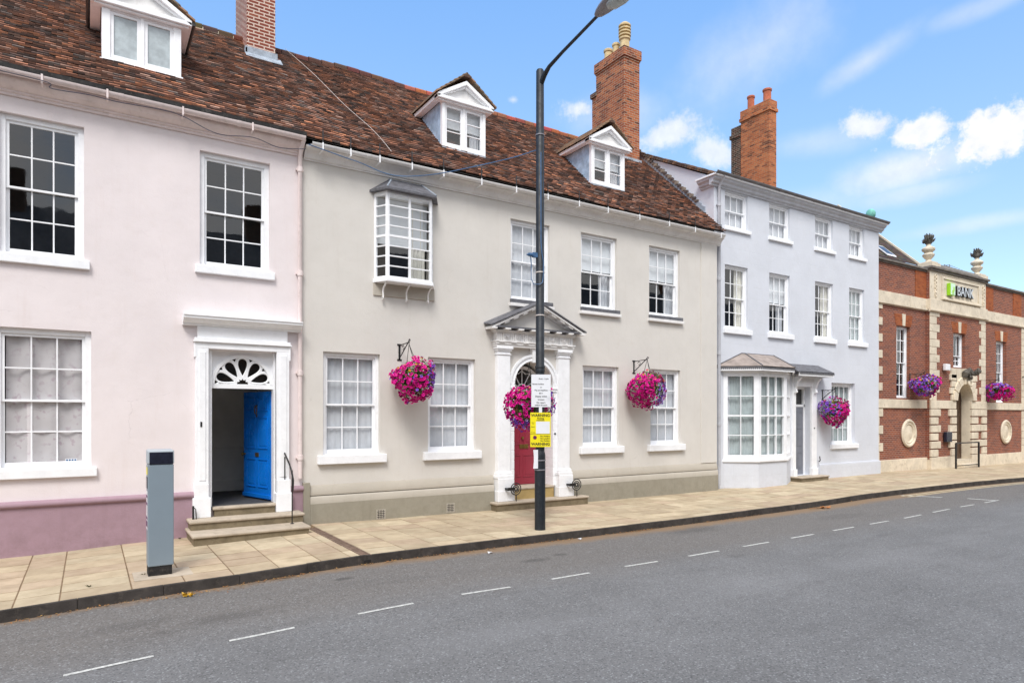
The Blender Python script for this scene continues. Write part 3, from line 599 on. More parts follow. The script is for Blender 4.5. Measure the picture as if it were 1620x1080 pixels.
def dormer(house, xc, hw, yf, zb, zt, style):
    """front casement dormer: cheeks, casing, glazing, pediment, little tiled roof"""
    bk = lambda z: (z-7.45)/K-.3     # y where the main roof reaches height z
    lead = 'cheek' if style == 'lead' else 'pinktrim'
    f_ = .075 if style == 'lead' else .13
    fr = MB(); ring(fr, xc-hw, xc+hw, zb, zt, yf-.02, yf+.08, f_, f_, .06, .05); fr.box(xc-.03, xc+.03, yf-.015, yf+.07, zb+.05, zt-.06); dm = fr.build('dormer', 'white', house, bev=.005)
    for s_ in (-1, 1):
        x1 = xc+s_*hw; x2 = xc+s_*(hw-.05)
        P = [(yf+.081, zb-.02), (bk(zb)+.1, zb-.12), (bk(zt)+.15, zt), (yf+.081, zt)]
        MB().prism(P, 'x', min(x1, x2), max(x1, x2)).build('cheek', lead, dm, bev=.004)
    if style == 'lead':
        MB().box(xc-hw-.01, xc+hw+.01, yf-.03, yf+.02, zb-.17, zb+.0).build('apron', 'lead', dm, bev=.01)
    else: MB().box(xc-hw-.03, xc+hw+.03, yf-.05, yf+.02, zb-.05, zb).build('sill_board', 'white', dm, bev=.008)
    for s_ in (-1, 1):
        a, b = (xc-hw+f_, xc-.03) if s_ < 0 else (xc+.03, xc+hw-f_); c = MB(); ring(c, a, b, zb+.05, zt-.06, yf+.005, yf+.05, .055, .055, .055, .07)
        if style == 'lead':
            for k in (1, 2):
                z = zb+.12+(zt-.115-zb-.12)*k/3; c.box(a+.055, b-.055, yf+.012, yf+.04, z-.011, z+.011)
        c.build('casement', 'white', dm, bev=.003)
    g = MB(); g.face([(xc-hw+.1, yf+.03, zb+.08), (xc+hw-.1, yf+.03, zb+.08), (xc+hw-.1, yf+.03, zt-.08), (xc-hw+.1, yf+.03, zt-.08)])
    if style == 'lead':
        g.build('glass', 'glass', dm)
        folds(xc-hw+.08, xc+hw-.08, zb+(zt-zb)*.5, zt, yf+.16, .004, .3, 3).build('blind', 'blind', dm, smooth=True)
        folds(xc+hw-.32, xc+hw-.08, zb, zt, yf+.2, .015, .08, 8).build('curtain', 'net', dm, smooth=True)
    else: g.build('glass', 'frost', dm)
    room(xc-hw+.3, xc+hw-.3, zb+.1, zt-.15, yf+.35, .5, dm)
    # pediment + roof
    ov = hw+.17; yo = yf-.14; zr = zt+.56*(ov/.75)*.98; th = .0
    P = [(xc-ov+.1, zt+.08), (xc+ov-.1, zt+.08), (xc, zr-.06)]
    MB().prism(P, 'y', yf-.03, yf+.05).build('tympanum', 'trim', dm)
    mb = MB(); mb.box(xc-ov, xc+ov, yo, yf+.05, zt+.0, zt+.075); mb.box(xc-ov+.05, xc+ov-.05, yo+.05, yf+.05, zt-.035, zt)
    for s_ in (-1, 1):
        d = Vector((s_*ov, 0, -(zr-zt-.0))); nx = .0
        a0 = Vector((xc, 0, zr)); a1 = a0+d; th1, th2 = .10, .05
        mb.hexa([(a1.x, yo, a1.z-.0), (a0.x, yo, a0.z-th1), (a0.x, yf+.06, a0.z-th1), (a1.x, yf+.06, a1.z), (a1.x, yo, a1.z+th1), (a0.x, yo, a0.z), (a0.x, yf+.06, a0.z), (a1.x, yf+.06, a1.z+th1)])
        xi = a1.x-s_*.12; zi = zt+.075
        mb.hexa([(xi, yo+.04, zi), (a0.x, yo+.04, a0.z-th1-.055), (a0.x, yf+.06, a0.z-th1-.055), (xi, yf+.06, zi), (xi, yo+.04, zi+.055), (a0.x, yo+.04, a0.z-th1), (a0.x, yf+.06, a0.z-th1), (xi, yf+.06, zi+.055)])
        # eave fascia and soffit running back into the roof
        xe = xc+s_*ov; ye = bk(zt+.02)+.1
        mb.hexa([(xe, yf+.05, zt), (xe-s_*.16, yf+.05, zt), (xe-s_*.16, ye, zt), (xe, ye, zt), (xe, yf+.05, zt+.09), (xe-s_*.16, yf+.05, zt+.09), (xe-s_*.16, ye, zt+.09), (xe, ye, zt+.09)])
    mb.build('pediment', 'white', dm, bev=.008)
    if style != 'lead':
        for s_ in (-1, 1): MB().tube([(xc+s_*(ov+.03), yo, zt+.05), (xc+s_*(ov+.03), bk(zt+.05)+.05, zt+.05)], .035, 8).build('gutter', 'black', dm)
    mb = MB(); rt_ = random.Random(int(xc*10)); yb = bk(zr)+.2
    nr = 7; 
    for s_ in (-1, 1):
        for r in range(nr):
            t0, t1 = r/nr, (r+1.3)/nr; t1 = min(t1, 1.02)
            xa, za = xc+s_*(ov+.05)*(1-t0), zt+.045+(zr-zt-.0+.07)*t0; xb, zb2 = xc+s_*(ov+.05)*(1-t1), zt+.045+(zr-zt+.07)*t1
            y = yo-.03
            while y < yb:
                yl = min(y+.16, yb); 
                if bk(za+.12) < y-.1: y += .16; continue
                c = rt_.choice([(.26, .18, .12), (.34, .22, .14), (.42, .25, .15), (.28, .22, .16)]); j = rt_.uniform(0, .008)
                mb.hexa([(xa, y, za+.045+j), (xa, yl-.004, za+.045), (xb, yl-.004, zb2+.03), (xb, y, zb2+.03), (xa, y, za+.085+j), (xa, yl-.004, za+.085), (xb, yl-.004, zb2+.06), (xb, y, zb2+.06)], c); y += .16
    y = yo-.04
    while y < yb: mb.prism([(xc+.09*cos(q), zr+.07+.07*sin(q)) for q in [pi*k/6 for k in range(7)]], 'y', y, min(y+.3, yb)-.01, col=(.12, .07, .05)); y += .3
    mb.build('dormer_roof', 'tile', dm)
    return dm
def chimney(house, x0, x1, y0, y1, zb, zt, mat, caps, pots=(), lab=None, extra=None):
    mb = MB(); mb.box(x0, x1, y0, y1, zb, zt-.34)
    for (a, b, o) in caps: mb.box(x0-o, x1+o, y0-o, y1+o, zt+a, zt+b)
    c = mb.build('chimney', mat, house, lab)
    if extra: extra(c)
    for (px_, py_, r, h, mt, kind) in pots:
        if kind == 'plain': pr = [(r*.92, zt-.03), (r*.95, zt+.05), (r*.88, zt+.08), (r*.86, zt+h-.09), (r*1.02, zt+h-.08), (r*1.05, zt+h-.02), (r*.95, zt+h), (r*.8, zt+h), (r*.75, zt+h-.2)]
        else:
            pr = [(r*.95, zt-.03), (r, zt+.05), (r*.85, zt+.1), (r*.85, zt+h*.42), (r*1.05, zt+h*.45), (r*1.05, zt+h*.5)]; z = zt+h*.5
            for k in range(4): pr += [(r*.75, z), (r*.75, z+h*.05), (r*1.12, z+h*.055), (r*1.12, z+h*.1)]; z += h*.105
            pr += [(r*1.0, z+.02), (r*.6, z+h*.08), (.01, z+h*.1)]
        p = MB(); p.lathe(px_, py_, pr, 18); po = p.build('chimney_pot', mt, c, smooth=True)
        fl = MB(); fl.lathe(px_, py_, [(r*1.35, zt-.03), (r*1.2, zt+.03), (r*.9, zt+.06)], 14); fl.build('flaunching', 'stonedark', c, smooth=True)
    return c
def downpipe(house, x, y, ztop, zbot, mat, r=.038, swan=None, collars=()):
    pts = ([swan, (x, (swan[1]+y)/2-.0, swan[2]-.12), (x, y, swan[2]-.27)] if swan else [(x, y, ztop)])+[(x, y, zbot)]
    mb = MB(); mb.tube(pts, r, 12)
    for z in collars: mb.lathe(x, y, [(r+.002, z-.05), (r+.014, z-.045), (r+.014, z+.045), (r+.002, z+.05)], 12); mb.box(x-.07, x+.07, y+.0, y+r+.03, z-.015, z+.015)
    return mb.build('downpipe', mat, house, smooth=True)

# ------------------------------------------------------------------ PINK HOUSE
pk = empty('pink_house', (-1, 0, 0), 'pale pink rendered house with mauve plinth and an open blue door', 'house', 'houses along the street')
XP_ = 3.48
P1 = (-1.19, -.07, 4.70, 6.91); P2 = (1.666, 2.875, 4.855, 6.92); P3 = (-1.25, .03, 1.30, 3.55); PD = (1.80, 2.98, .5, 3.35, .28)
holes = [P1, P2, P3, PD, (-4.1, -2.98, 4.70, 6.91), (-4.1, -2.9, 1.3, 3.55)]
mb = MB(); wall(mb, -8, XP_, -.3, 7.4, 0, holes, .24); mb.face([(-8, 0, -.3), (-8, 7, -.3), (-8, 7, 7.4), (-8, 0, 7.4)]); mb.face([(-8, 7, -.3), (XP_, 7, -.3), (XP_, 7, 7.4), (-8, 7, 7.4)])
mb.face([(-8, 0, 7.4), (-8, 7, 7.4), (-8, 3.3, 10.8)])
mb.build('wall', 'pink', pk)
# plinth with rounded roll
def plinth(house, spans, mat, zt, y=-.05, name='plinth', roll=None, zb=-.3, bulge=.05, zr=.10):
    for a, b in spans:
        mb = MB(); P = [(.02, zb), (y, zb), (y, zt-zr-.01)]
        P += [(y-bulge*sin(q), zt-zr/2-zr/2*cos(q)) for q in [pi*k/8 for k in range(9)]] if roll else [(y, zt)]
        P += [(.02, zt+.01)]; mb.prism(P, 'x', a, b); mb.build(name, mat, house, bev=0 if roll else .01, smooth=bool(roll))
plinth(pk, [(-8, 1.60), (3.24, XP_-.0)], 'pinkbase', .80, -.055, roll=True)
for i, (h, cur, kw) in enumerate([(P1, 'none', {}), (P2, 'none', {}), (P3, 'voile', {}), ((-4.1, -2.98, 4.70, 6.91), 'none', {}), ((-4.1, -2.9, 1.3, 3.55), 'voile', {})]):
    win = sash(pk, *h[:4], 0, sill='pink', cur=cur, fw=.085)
    if i == 2:
        s_ = MB(); s_.box(-.33, -.17, .158, .160, 1.40, 1.45); s_.build('card_sticker', 'signwhite', win)
        s_ = MB()
        for k in range(4): s_.box(-.32+k*.038, -.294+k*.038, .1565, .1575, 1.41, 1.44)
        s_.build('card_marks', 'bluecable', win)
# eaves cornice
CP = [(0.02, 7.17), (-.03, 7.17), (-.03, 7.21), (-.055, 7.22), (-.055, 7.25), (-.09, 7.26), (-.15, 7.30), (-.19, 7.35), (-.205, 7.38), (-.205, 7.41), (.02, 7.41)]
MB().prism(CP, 'x', -8, XP_-.0).build('eaves_cornice', 'pinktrim', pk)
g = gutter(pk, -8, XP_-.02, -.275, 7.46, 'pinktrim', [-.62, .25, 1.36, 2.5], r=.07)
MB().box(-8, XP_, -.315, -.285, 7.46, 7.55).build('eaves_flashing', 'rubber', pk)
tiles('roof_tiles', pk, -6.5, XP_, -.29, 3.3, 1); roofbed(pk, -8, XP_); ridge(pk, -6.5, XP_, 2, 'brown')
dormer(pk, .815, .63, .74, 8.46, 9.41, 'paint')
def base_flash(c):
    m_ = MB(); m_.prism([(2.66, 10.20), (2.72, 10.20), (2.72, 10.45), (2.66, 10.45)], 'x', 2.94, 3.64); m_.box(2.93, 2.985, 2.66, 3.2, 10.2, 10.42); m_.hexa([(2.93, 2.5, 10.14), (3.72, 2.5, 10.14), (3.72, 2.72, 10.33), (2.93, 2.72, 10.33), (2.93, 2.5, 10.16), (3.72, 2.5, 10.16), (3.72, 2.72, 10.36), (2.93, 2.72, 10.36)]); m_.build('flashing', 'lead', c, bev=.006)
chimney(pk, 2.98, 3.60, 2.72, 4.03, 9.6, 13.4, 'newbrick', [(-.34, -.2, .05), (-.2, 0, .09)], [(3.3, 3.1, .12, .5, 'terracotta', 'plain'), (3.3, 3.6, .12, .5, 'terracotta', 'plain')], extra=base_flash)
downpipe(pk, 3.42, -.07, 7.3, .95, 'pinktrim', .04, swan=(3.44, -.27, 7.42), collars=(6.9, 4.9, 2.98, 1.35))
# door case
mb = MB()
for a, b in ((1.59, 1.80), (2.98, 3.21)):
    mb.box(a, b, -.10, .03, .95, 3.36); mb.box(a+.05, b-.05, -.115, -.1, 1.0, 3.3)
mb.box(1.59, 3.21, -.10, .03, 3.36, 3.47); mb.box(1.55, 3.25, -.14, .0, 3.47, 3.50); mb.box(1.57, 3.23, -.12, .0, 3.50, 3.55)
mb.box(1.62, 3.18, -.09, .0, 3.55, 3.76); mb.box(1.565, 1.60, -.105, .0, 3.2, 3.47); mb.box(3.20, 3.235, -.105, .0, 3.2, 3.47)
dc = mb.build('door_surround', 'white', pk, bev=.008)
MB().prism([(.0, 3.76), (-.11, 3.76), (-.13, 3.80), (-.18, 3.815), (-.24, 3.86), (-.27, 3.87), (-.27, 3.905), (-.29, 3.915), (-.29, 3.935), (.0, 3.96)], 'x', 1.38, 3.42).build('cornice', 'white', dc, bev=.004)
for a, b in ((1.56, 1.80), (2.98, 3.23)):
    mb = MB(); mb.box(a, b, -.14, .03, .70, .95); mb.box(a-.025, b+.03, -.17, .03, .345, .70); mb.build('pedestal', 'white', dc, bev=.012)
mb = MB(); mb.box(1.80, 1.87, .02, .26, .5, 3.35); mb.box(2.95, 2.98, .02, .26, .5, 3.35); mb.box(1.87, 2.95, .10, .22, 2.66, 2.745); mb.build('door_frame', 'white', dc, bev=.004)
mb = MB(); archpanel(mb, 1.87, 2.95, 3.35, 2.41, 2.745, .515, .12, .16); 
fn = mb.build('fanlight', 'white', dc)
mb = MB(); archring(mb, 2.41, 2.745, .485, .545, .09, .15)
for k in range(5):
    a = radians(18+36*k); ca, sa = cos(a), sin(a); pts = []
    for q in range(25):
        tt = 2*pi*q/24; rr_ = .31-.175*cos(tt); ww = .085*sin(tt)*(1.0+.55*(-cos(tt)))
        pts.append((2.41+rr_*ca-ww*sa, .125, 2.75+rr_*sa+ww*ca))
    mb.tube(pts, .0185, 6, cap=False)
for k in range(6):
    a = radians(36*k) if 0 < k < 5 else radians(3 if k == 0 else 177)
    mb.tube([(2.41+.13*cos(a), .125, 2.75+.13*sin(a)), (2.41+.40*cos(a), .125, 2.75+.40*sin(a)), (2.41+.5*cos(a+.13), .125, 2.75+.5*sin(a+.13))], .016, 6)
    mb.tube([(2.41+.40*cos(a), .125, 2.75+.40*sin(a)), (2.41+.5*cos(a-.13), .125, 2.75+.5*sin(max(a-.13, 0)))], .016, 6)
archring(mb, 2.41, 2.745, .10, .145, .105, .145)
for k in range(4): a = radians(36+36*k); mb.tube([(2.41+.09*cos(a), .10, 2.75+.09*sin(a)), (2.41+.09*cos(a), .145, 2.75+.09*sin(a))], .018, 8)
mb.build('tracery', 'white', fn, smooth=True)
g = MB(); g.face([(1.87, .145, 2.745), (2.95, .145, 2.745), (2.95, .145, 3.3), (1.87, .145, 3.3)]); g.build('glass', 'glass', fn)
g = MB(); g.box(1.87, 2.95, .36, .37, 2.75, 3.35); g.build('dark_backing', 'openingshade', fn)
# hallway
mb = MB(); a, b, y0, y1, c, d = 1.6, 3.2, .24, 5.2, .51, 3.3
mb.face([(a, y0, c), (a, y1, c), (a, y1, d), (a, y0, d)]); mb.face([(b, y0, c), (b, y0, d), (b, y1, d), (b, y1, c)]); mb.face([(a, y1, c), (b, y1, c), (b, y1, d), (a, y1, d)]); mb.face([(a, y0, d), (b, y0, d), (b, y1, d), (a, y1, d)])
mb.box(2.2, 3.2, 2.6, 2.66, c, d); mb.box(2.15, 2.25, 2.5, 2.7, c, d)
hl = mb.build('hallway', 'hall', pk)
mb = MB(); mb.box(2.25, 3.2, 2.56, 2.6, .51, .75); mb.box(2.25, 3.2, 2.57, 2.6, 1.45, 1.50); mb.box(1.6, 1.63, .3, 5, .51, .75); mb.build('skirting', 'hall', hl, bev=.01)
MB().box(1.7, 2.1, 2.9, 2.95, .51, 2.7).build('inner_doorway', 'openingshade', hl); MB().box(1.6, 3.2, -.02, 5.2, .46, .512).build('hall_floor', 'carpet', hl)
# blue door leaf, hinged right, swung inwards
def leaf(mb_, w, h, panels, th=.045, rec=.012):
    mb_.box(0, w, 0, th, 0, h)
    for (a, b, c, d) in panels:
        m_ = .02; mb_.box(a, b, -.014, 0, c, c+m_); mb_.box(a, b, -.014, 0, d-m_, d); mb_.box(a, a+m_, -.008, 0, c+m_, d-m_); mb_.box(b-m_, b, -.008, 0, c+m_, d-m_); mb_.box(a+.06, b-.06, -.007, 0, c+.06, d-.06)
hinge = Vector((2.945, .22, .53)); ang = math.atan2(1.24-.22, 2.64-2.945)
TR = Matrix.Translation(hinge) @ Matrix.Rotation(ang-pi, 4, 'Z') @ Matrix.Translation(Vector((-1.06, 0, 0)))
# local x runs free edge (0) -> hinge (1.06); local -y faces the street
mb = MB(); cols_ = [(.12, .49), (.57, .94)]; PN = [(a, b, c, d) for a, b in cols_ for c, d in ((.22, .78), (.98, 1.60), (1.72, 1.98))]
leaf(mb, 1.06, 2.10, PN); mb.box(0.0, 1.06, -.03, 0, .02, .09); bd = mb.xf(TR).build('front_door', 'blue', pk, bev=.005)
MB().box(.47, .60, -.012, 0, .82, .90).xf(TR).build('letterbox', 'brass', bd)
m_ = MB(); m_.lathe(.06, .86, [(.02, 0), (.02, -.03), (.035, -.045), (.037, -.065), (.02, -.08), (.002, -.085)], 14, 'y'); m_.xf(TR).build('door_knob', 'brass', bd, smooth=True)
m_ = MB(); m_.tube([(.53+.045*cos(q), -.03, 1.74+.075*sin(q)) for q in [2*pi*k/14 for k in range(15)]], .010, 6); m_.box(.515, .545, -.03, 0, 1.81, 1.84); m_.xf(TR).build('knocker', 'brass', bd, smooth=True)
m_ = MB(); m_.box(.515, .545, -.012, 0, 1.60, 1.66); m_.xf(TR).build('number_plate', 'brass', bd)
# steps
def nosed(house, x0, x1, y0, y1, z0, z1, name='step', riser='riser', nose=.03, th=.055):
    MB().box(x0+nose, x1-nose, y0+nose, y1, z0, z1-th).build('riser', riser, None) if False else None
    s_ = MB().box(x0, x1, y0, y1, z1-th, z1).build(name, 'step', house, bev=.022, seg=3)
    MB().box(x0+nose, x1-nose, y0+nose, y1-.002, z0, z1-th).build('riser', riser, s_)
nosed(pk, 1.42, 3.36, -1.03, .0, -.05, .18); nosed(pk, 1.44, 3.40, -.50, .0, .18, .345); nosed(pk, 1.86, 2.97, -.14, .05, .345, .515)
mb = MB(); mb.tube([(3.12, -.12, .345), (3.12, -.12, 1.38)], .011, 8); mb.tube([(3.13, -.62, .18), (3.13, -.62, 1.16)], .011, 8)
mb.tube([(3.12, -.02, 1.52), (3.12, -.12, 1.44), (3.12, -.28, 1.36), (3.12, -.45, 1.27), (3.13, -.58, 1.14), (3.14, -.66, .98), (3.14, -.64, .84), (3.14, -.62, .78)], .016, 10)
mb.build('handrail', 'black', pk, smooth=True)
MB().lathe(3.12, -.12, [(.035, .345), (.035, .355), (.01, .36)], 10).build('rail_foot', 'black', pk); MB().lathe(3.13, -.62, [(.035, .18), (.035, .19), (.01, .195)], 10).build('rail_foot', 'black', pk)
mb = MB(); mb.box(1.515, 1.545, -.26, -.23, .345, .58); mb.tube([(1.53, -.25, .56), (1.57, -.25, .52), (1.58, -.25, .345)], .009, 6); mb.build('boot_scraper', 'black', pk)
MB().box(1.66, 1.69, -.125, -.11, 1.96, 2.05).build('bell_push', 'black', pk)

# ------------------------------------------------------------------ BEIGE HOUSE
bh = empty('beige_house', (9, 0, 0), 'beige rendered house with pedimented crimson door and hanging flower baskets', 'house', 'houses along the street')
XB = 15.45
G = [(3.888, 5.067), (6.162, 7.34), (10.443, 11.65), (12.792, 13.949)]; U = [(8.288, 9.417), (10.386, 11.587), (12.744, 13.929)]
holes = [(a, b, 1.37, 3.43) for a, b in G]+[(a, b, 4.89, 6.775) for a, b in U]+[(8.22, 9.64, .19, 3.74, .02), (4.99, 6.23, 4.93, 6.72)]
mb = MB(); wall(mb, XP_, XB, -.3, 7.4, 0, holes, .24); mb.face([(XB, 0, -.3), (XB, 7, -.3), (XB, 7, 7.4), (XB, 0, 7.4)]); mb.face([(XP_, 7, -.3), (XB, 7, -.3), (XB, 7, 7.4), (XP_, 7, 7.4)]); mb.face([(XB, 0, 7.4), (XB, 7, 7.4), (XB, 3.3, 10.8)])
mb.build('wall', 'beige', bh)
sp = [(XP_+.13, 7.80), (10.0, XB)]
for a, b in sp:
    mb = MB(); mb.prism([(.01, .60), (-.045, .60), (-.05, .63), (-.035, .70), (-.02, .76), (-.0, .80), (.01, .80)], 'x', a, b); mb.prism([(.01, .44), (-.065, .44), (-.065, .555), (-.05, .575), (.01, .60)], 'x', a, b); mb.build('plinth_moulding', 'beigeband', bh, smooth=True)
    MB().box(a, b, -.075, .01, -.3, .44).build('plinth', 'beigebase', bh, bev=.006)
MB().box(XP_+.0, XP_+.13, -.085, .01, -.3, .86).build('end_block', 'beigebase', bh, bev=.01)
MB().box(14.78, XB, -.028, .01, .80, 7.2).build('pilaster_strip', 'beige', bh, bev=.006)
for x0, z0 in ((4.96, .03), (6.57, .04)):
    m_ = MB(); ring(m_, x0, x0+.2, z0, z0+.2, -.082, -.074, .012)
    for i in range(5):
        for j in range(5):
            cx, cz = x0+.028+i*.036, z0+.028+j*.036; r_ = .016
            m_.hexa([(cx-r_, -.082, cz), (cx, -.082, cz-r_), (cx+r_, -.082, cz), (cx, -.082, cz+r_), (cx-r_, -.076, cz), (cx, -.076, cz-r_), (cx+r_, -.076, cz), (cx, -.076, cz+r_)])
    v_ = m_.build('air_vent', 'beigeband', bh); MB().box(x0, x0+.2, -.0765, -.0755, z0, z0+.2).build('vent_shade', 'openingshade', v_)  # dark plate behind the lattice paints the shade in its holes
for i, (a, b) in enumerate(G): sash(bh, a, b, 1.37, 3.43, 0, sill='big', cur='net')
for i, (a, b) in enumerate(U): sash(bh, a, b, 4.89, 6.775, 0, sill='slate', cur='upper' if i else 'net', rt=2, rb=2)
CP = [(.02, 7.13), (-.03, 7.13), (-.03, 7.155), (-.06, 7.165), (-.075, 7.20), (-.10, 7.25), (-.145, 7.295), (-.20, 7.32), (-.215, 7.325), (-.215, 7.36), (.02, 7.37)]
MB().prism(CP, 'x', XP_+.02, XB+.12, 0, 0).build('eaves_cornice', 'trim', bh)
straps = [on_y(q, 300, -.35)[0] for q in (511, 555, 601, 652, 702, 762, 817, 867, 916.5, 962, 1012, 1059, 1100, 1141)]
gutter(bh, XP_+.1, XB+.0, -.285, 7.385, 'trim', straps, rods=True, r=.065)
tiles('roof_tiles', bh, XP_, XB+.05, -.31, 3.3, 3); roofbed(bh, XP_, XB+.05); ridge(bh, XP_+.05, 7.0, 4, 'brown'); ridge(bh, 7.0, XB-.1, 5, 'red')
dormer(bh, 7.37, .575, .59, 8.33, 9.38, 'lead'); dormer(bh, 11.80, .59, .60, 8.34, 9.40, 'lead')
def ch2x(c):
    MB().box(14.43, 15.04, 4.16, 4.42, 10, 12.95).build('flue_shoulder', 'redbrick', c); MB().box(14.38, 15.09, 4.16, 4.47, 12.95, 13.1).build('shoulder_cap', 'darkbrick', c)
    MB().box(14.38, 15.12, 2.74, 2.81, 10.25, 10.45).build('flashing', 'lead', c, bev=.006)
    m_ = MB(); m_.tube([(15.08, 2.95, 11.1), (15.2, 2.95, 11.1), (15.2, 2.95, 11.35), (15.08, 2.95, 11.35)], .012, 6); m_.build('flue_bracket', 'black', c)
chimney(bh, 14.41, 15.07, 2.8, 4.19, 9.6, 14.0, 'redbrick', [(-.36, -.3, .02), (-.3, 0, .05)], [(14.74, 3.95, .15, .50, 'buffpot', 'plain'), (14.74, 3.56, .13, .52, 'buffpot', 'plain'), (14.74, 3.14, .18, 1.0, 'buffpot', 'cowl')], extra=ch2x)
# lead flashing against the neighbour
mb = MB(); n = 22; rf = random.Random(3)
for k in range(n):
    ya = .0+k*3.25/n; yb = ya+3.25/n; xx = XB+.03
    if k < 3: continue
    z0 = roofz(ya, 15)+.02; z1 = roofz(yb, 15)+.02; o_ = .16+rf.uniform(-.01, .01)
    mb.hexa([(xx-.02, ya, z0), (xx+.02, ya, z0), (xx+.02, yb, z1), (xx-.02, yb, z1), (xx-.02, ya, z0+o_+.06), (xx+.02, ya, z0+o_+.06), (xx+.02, yb, z1+o_), (xx-.02, yb, z1+o_)])
mb.build('party_flashing', 'lead', bh)
mb = MB()
for k in range(26):
    ya = .7+k*.1; mb.box(XB-.03, XB+.09, ya, ya+.11, roofz(ya, 15)+.22, roofz(ya, 15)+.27+.02*(k % 3), [(.2, .15, .12), (.12, .09, .08), (.3, .25, .2)][k % 3])
mb.build('flashing_coping', 'tile', bh)
# oriel
ox0, ox1, ozb, ozt, op = 4.94, 6.28, 4.93, 6.72, .30; fx0, fx1 = 5.11, 6.11
def frame_facet(mb_, p, q, z0, z1, cols, rows, st=.05, bar=.024, th=.05, mid=None, transom=True):
    """glazed facet from plan point p to q; timber grid"""
    p = Vector((*p, 0)); q = Vector((*q, 0)); d = (q-p); L = d.length; d.normalize(); n_ = Vector((d.y, -d.x, 0))
    def bx(a, b, c, e, t_=th, o=0.):
        A = p+d*a-n_*o; B = p+d*b-n_*o; A2 = A-n_*t_; B2 = B-n_*t_
        mb_.hexa([(A.x, A.y, c), (B.x, B.y, c), (B2.x, B2.y, c), (A2.x, A2.y, c), (A.x, A.y, e), (B.x, B.y, e), (B2.x, B2.y, e), (A2.x, A2.y, e)])
    bx(0, st, z0, z1); bx(L-st, L, z0, z1); bx(st, L-st, z0, z0+st); bx(st, L-st, z1-st, z1)
    ms = bar if mid is None else mid
    for i in range(1, cols): a = st+(L-2*st)*i/cols; bx(a-ms/2, a+ms/2, z0+st, z1-st, th*.8, .004)
    for j in range(1, rows):
        z = z0+st+(z1-z0-2*st)*j/rows; w2 = bar*(1.9 if transom and j == rows//2 else 1)
        for i in range(cols): bx(st+(L-2*st)*i/cols+(ms/2 if i else 0), st+(L-2*st)*(i+1)/cols-(ms/2 if i < cols-1 else 0), z-w2/2, z+w2/2, th*.7, .007)
    return [(p+d*st*.8-n_*th*.5), (q-d*st*.8-n_*th*.5)]
mb = MB(); gl_ = MB()
for (p, q, c_, md) in (((ox0, 0), (fx0, -op), 1, None), ((fx0, -op), (fx1, -op), 2, .05), ((fx1, -op), (ox1, 0), 1, None)):
    A, B = frame_facet(mb, p, q, ozb+.04, ozt, c_, 8, mid=md)
    gl_.face([(A.x, A.y, ozb+.08), (B.x, B.y, ozb+.08), (B.x, B.y, ozt-.04), (A.x, A.y, ozt-.04)])
ow = mb.build('oriel_window', 'white', bh, bev=.002)
gl_.build('glass', 'glass', ow)
def hexplan(mb_, pts, z0, z1): # horizontal slab from a plan polygon
    n = len(pts); i = len(mb_.v); mb_.v += [(x, y, z0) for x, y in pts]+[(x, y, z1) for x, y in pts]
    mb_.f += [tuple(i+k for k in range(n-1, -1, -1)), tuple(i+n+k for k in range(n))]+[(i+k, i+(k+1) % n, i+n+(k+1) % n, i+n+k) for k in range(n)]; mb_.c += [None]*(n+2)
e_ = .035
m_ = MB(); hexplan(m_, [(ox0-e_, .0), (fx0-e_*.6, -op-e_), (fx1+e_*.6, -op-e_), (ox1+e_, .0)], ozb-.03, ozb+.04); m_.build('sill', 'white', ow, bev=.008)
m_ = MB(); hexplan(m_, [(ox0, .02), (fx0, -op+.01), (fx1, -op+.01), (ox1, .02)], ozt, ozt+.03); m_.build('head', 'white', ow)
MB().box(ox0-.02, ox1+.03, -.03, .01, 4.64, ozb-.03).build('apron_panel', 'beigeband', ow, bev=.008)
m_ = MB()
E0 = [(ox0-.10, .0), (fx0-.05, -op-.12), (fx1+.05, -op-.12), (ox1+.12, .0)]; T0 = [(5.25, 0), (5.30, -.06), (5.98, -.06), (6.03, 0)]
i = 0; m_.v += [(x, y, ozt+.03) for x, y in E0]+[(x, y, ozt+.075) for x, y in E0]+[(x, y, ozt+.36) for x, y in T0]
m_.f += [(0, 1, 2, 3), (0, 4, 5, 1), (1, 5, 6, 2), (2, 6, 7, 3), (4, 8, 9, 5), (5, 9, 10, 6), (6, 10, 11, 7), (8, 9, 10, 11)]; m_.c += [None]*8
rf_ = m_.build('lead_roof', 'leaddark', ow)
m_ = MB()
for A, B in (((fx0-.05, -op-.12, ozt+.075), (5.30, -.06, ozt+.37)), ((fx1+.05, -op-.12, ozt+.075), (5.98, -.06, ozt+.37)), ((5.25, 0, ozt+.37), (6.03, 0, ozt+.37))): m_.tube([A, B], .018, 6)
m_.build('lead_roll', 'lead', rf_)
for x in (5.10, 5.62, 6.12):
    m_ = MB(); m_.tube([(x, -.25, 4.90), (x, -.22, 4.85), (x, -.13, 4.80), (x, -.09, 4.73), (x, -.10, 4.64), (x, -.07, 4.60)], [.016, .018, .02, .02, .018, .014], 8)
    m_.tube([(x, -.08+.035*cos(q), 4.60+.035*sin(q)) for q in [5.5*k/10 for k in range(11)]], .013, 6); m_.tube([(x, -.24+.025*cos(q), 4.875+.025*sin(q)) for q in [6*k/10 for k in range(11)]], .011, 6); m_.build('scroll_bracket', 'trim', ow, smooth=True)
folds(ox0+.1, ox1-.1, 5.75, 6.7, .10, .004, .4, 2).build('blind', 'blind', ow, smooth=True); folds(5.75, 6.15, 4.95, 6.6, .12, .02, .09, 6).build('curtain', 'drape', ow, smooth=True)
room(5.02, 6.2, 4.93, 6.72, .24, 1.6, ow)
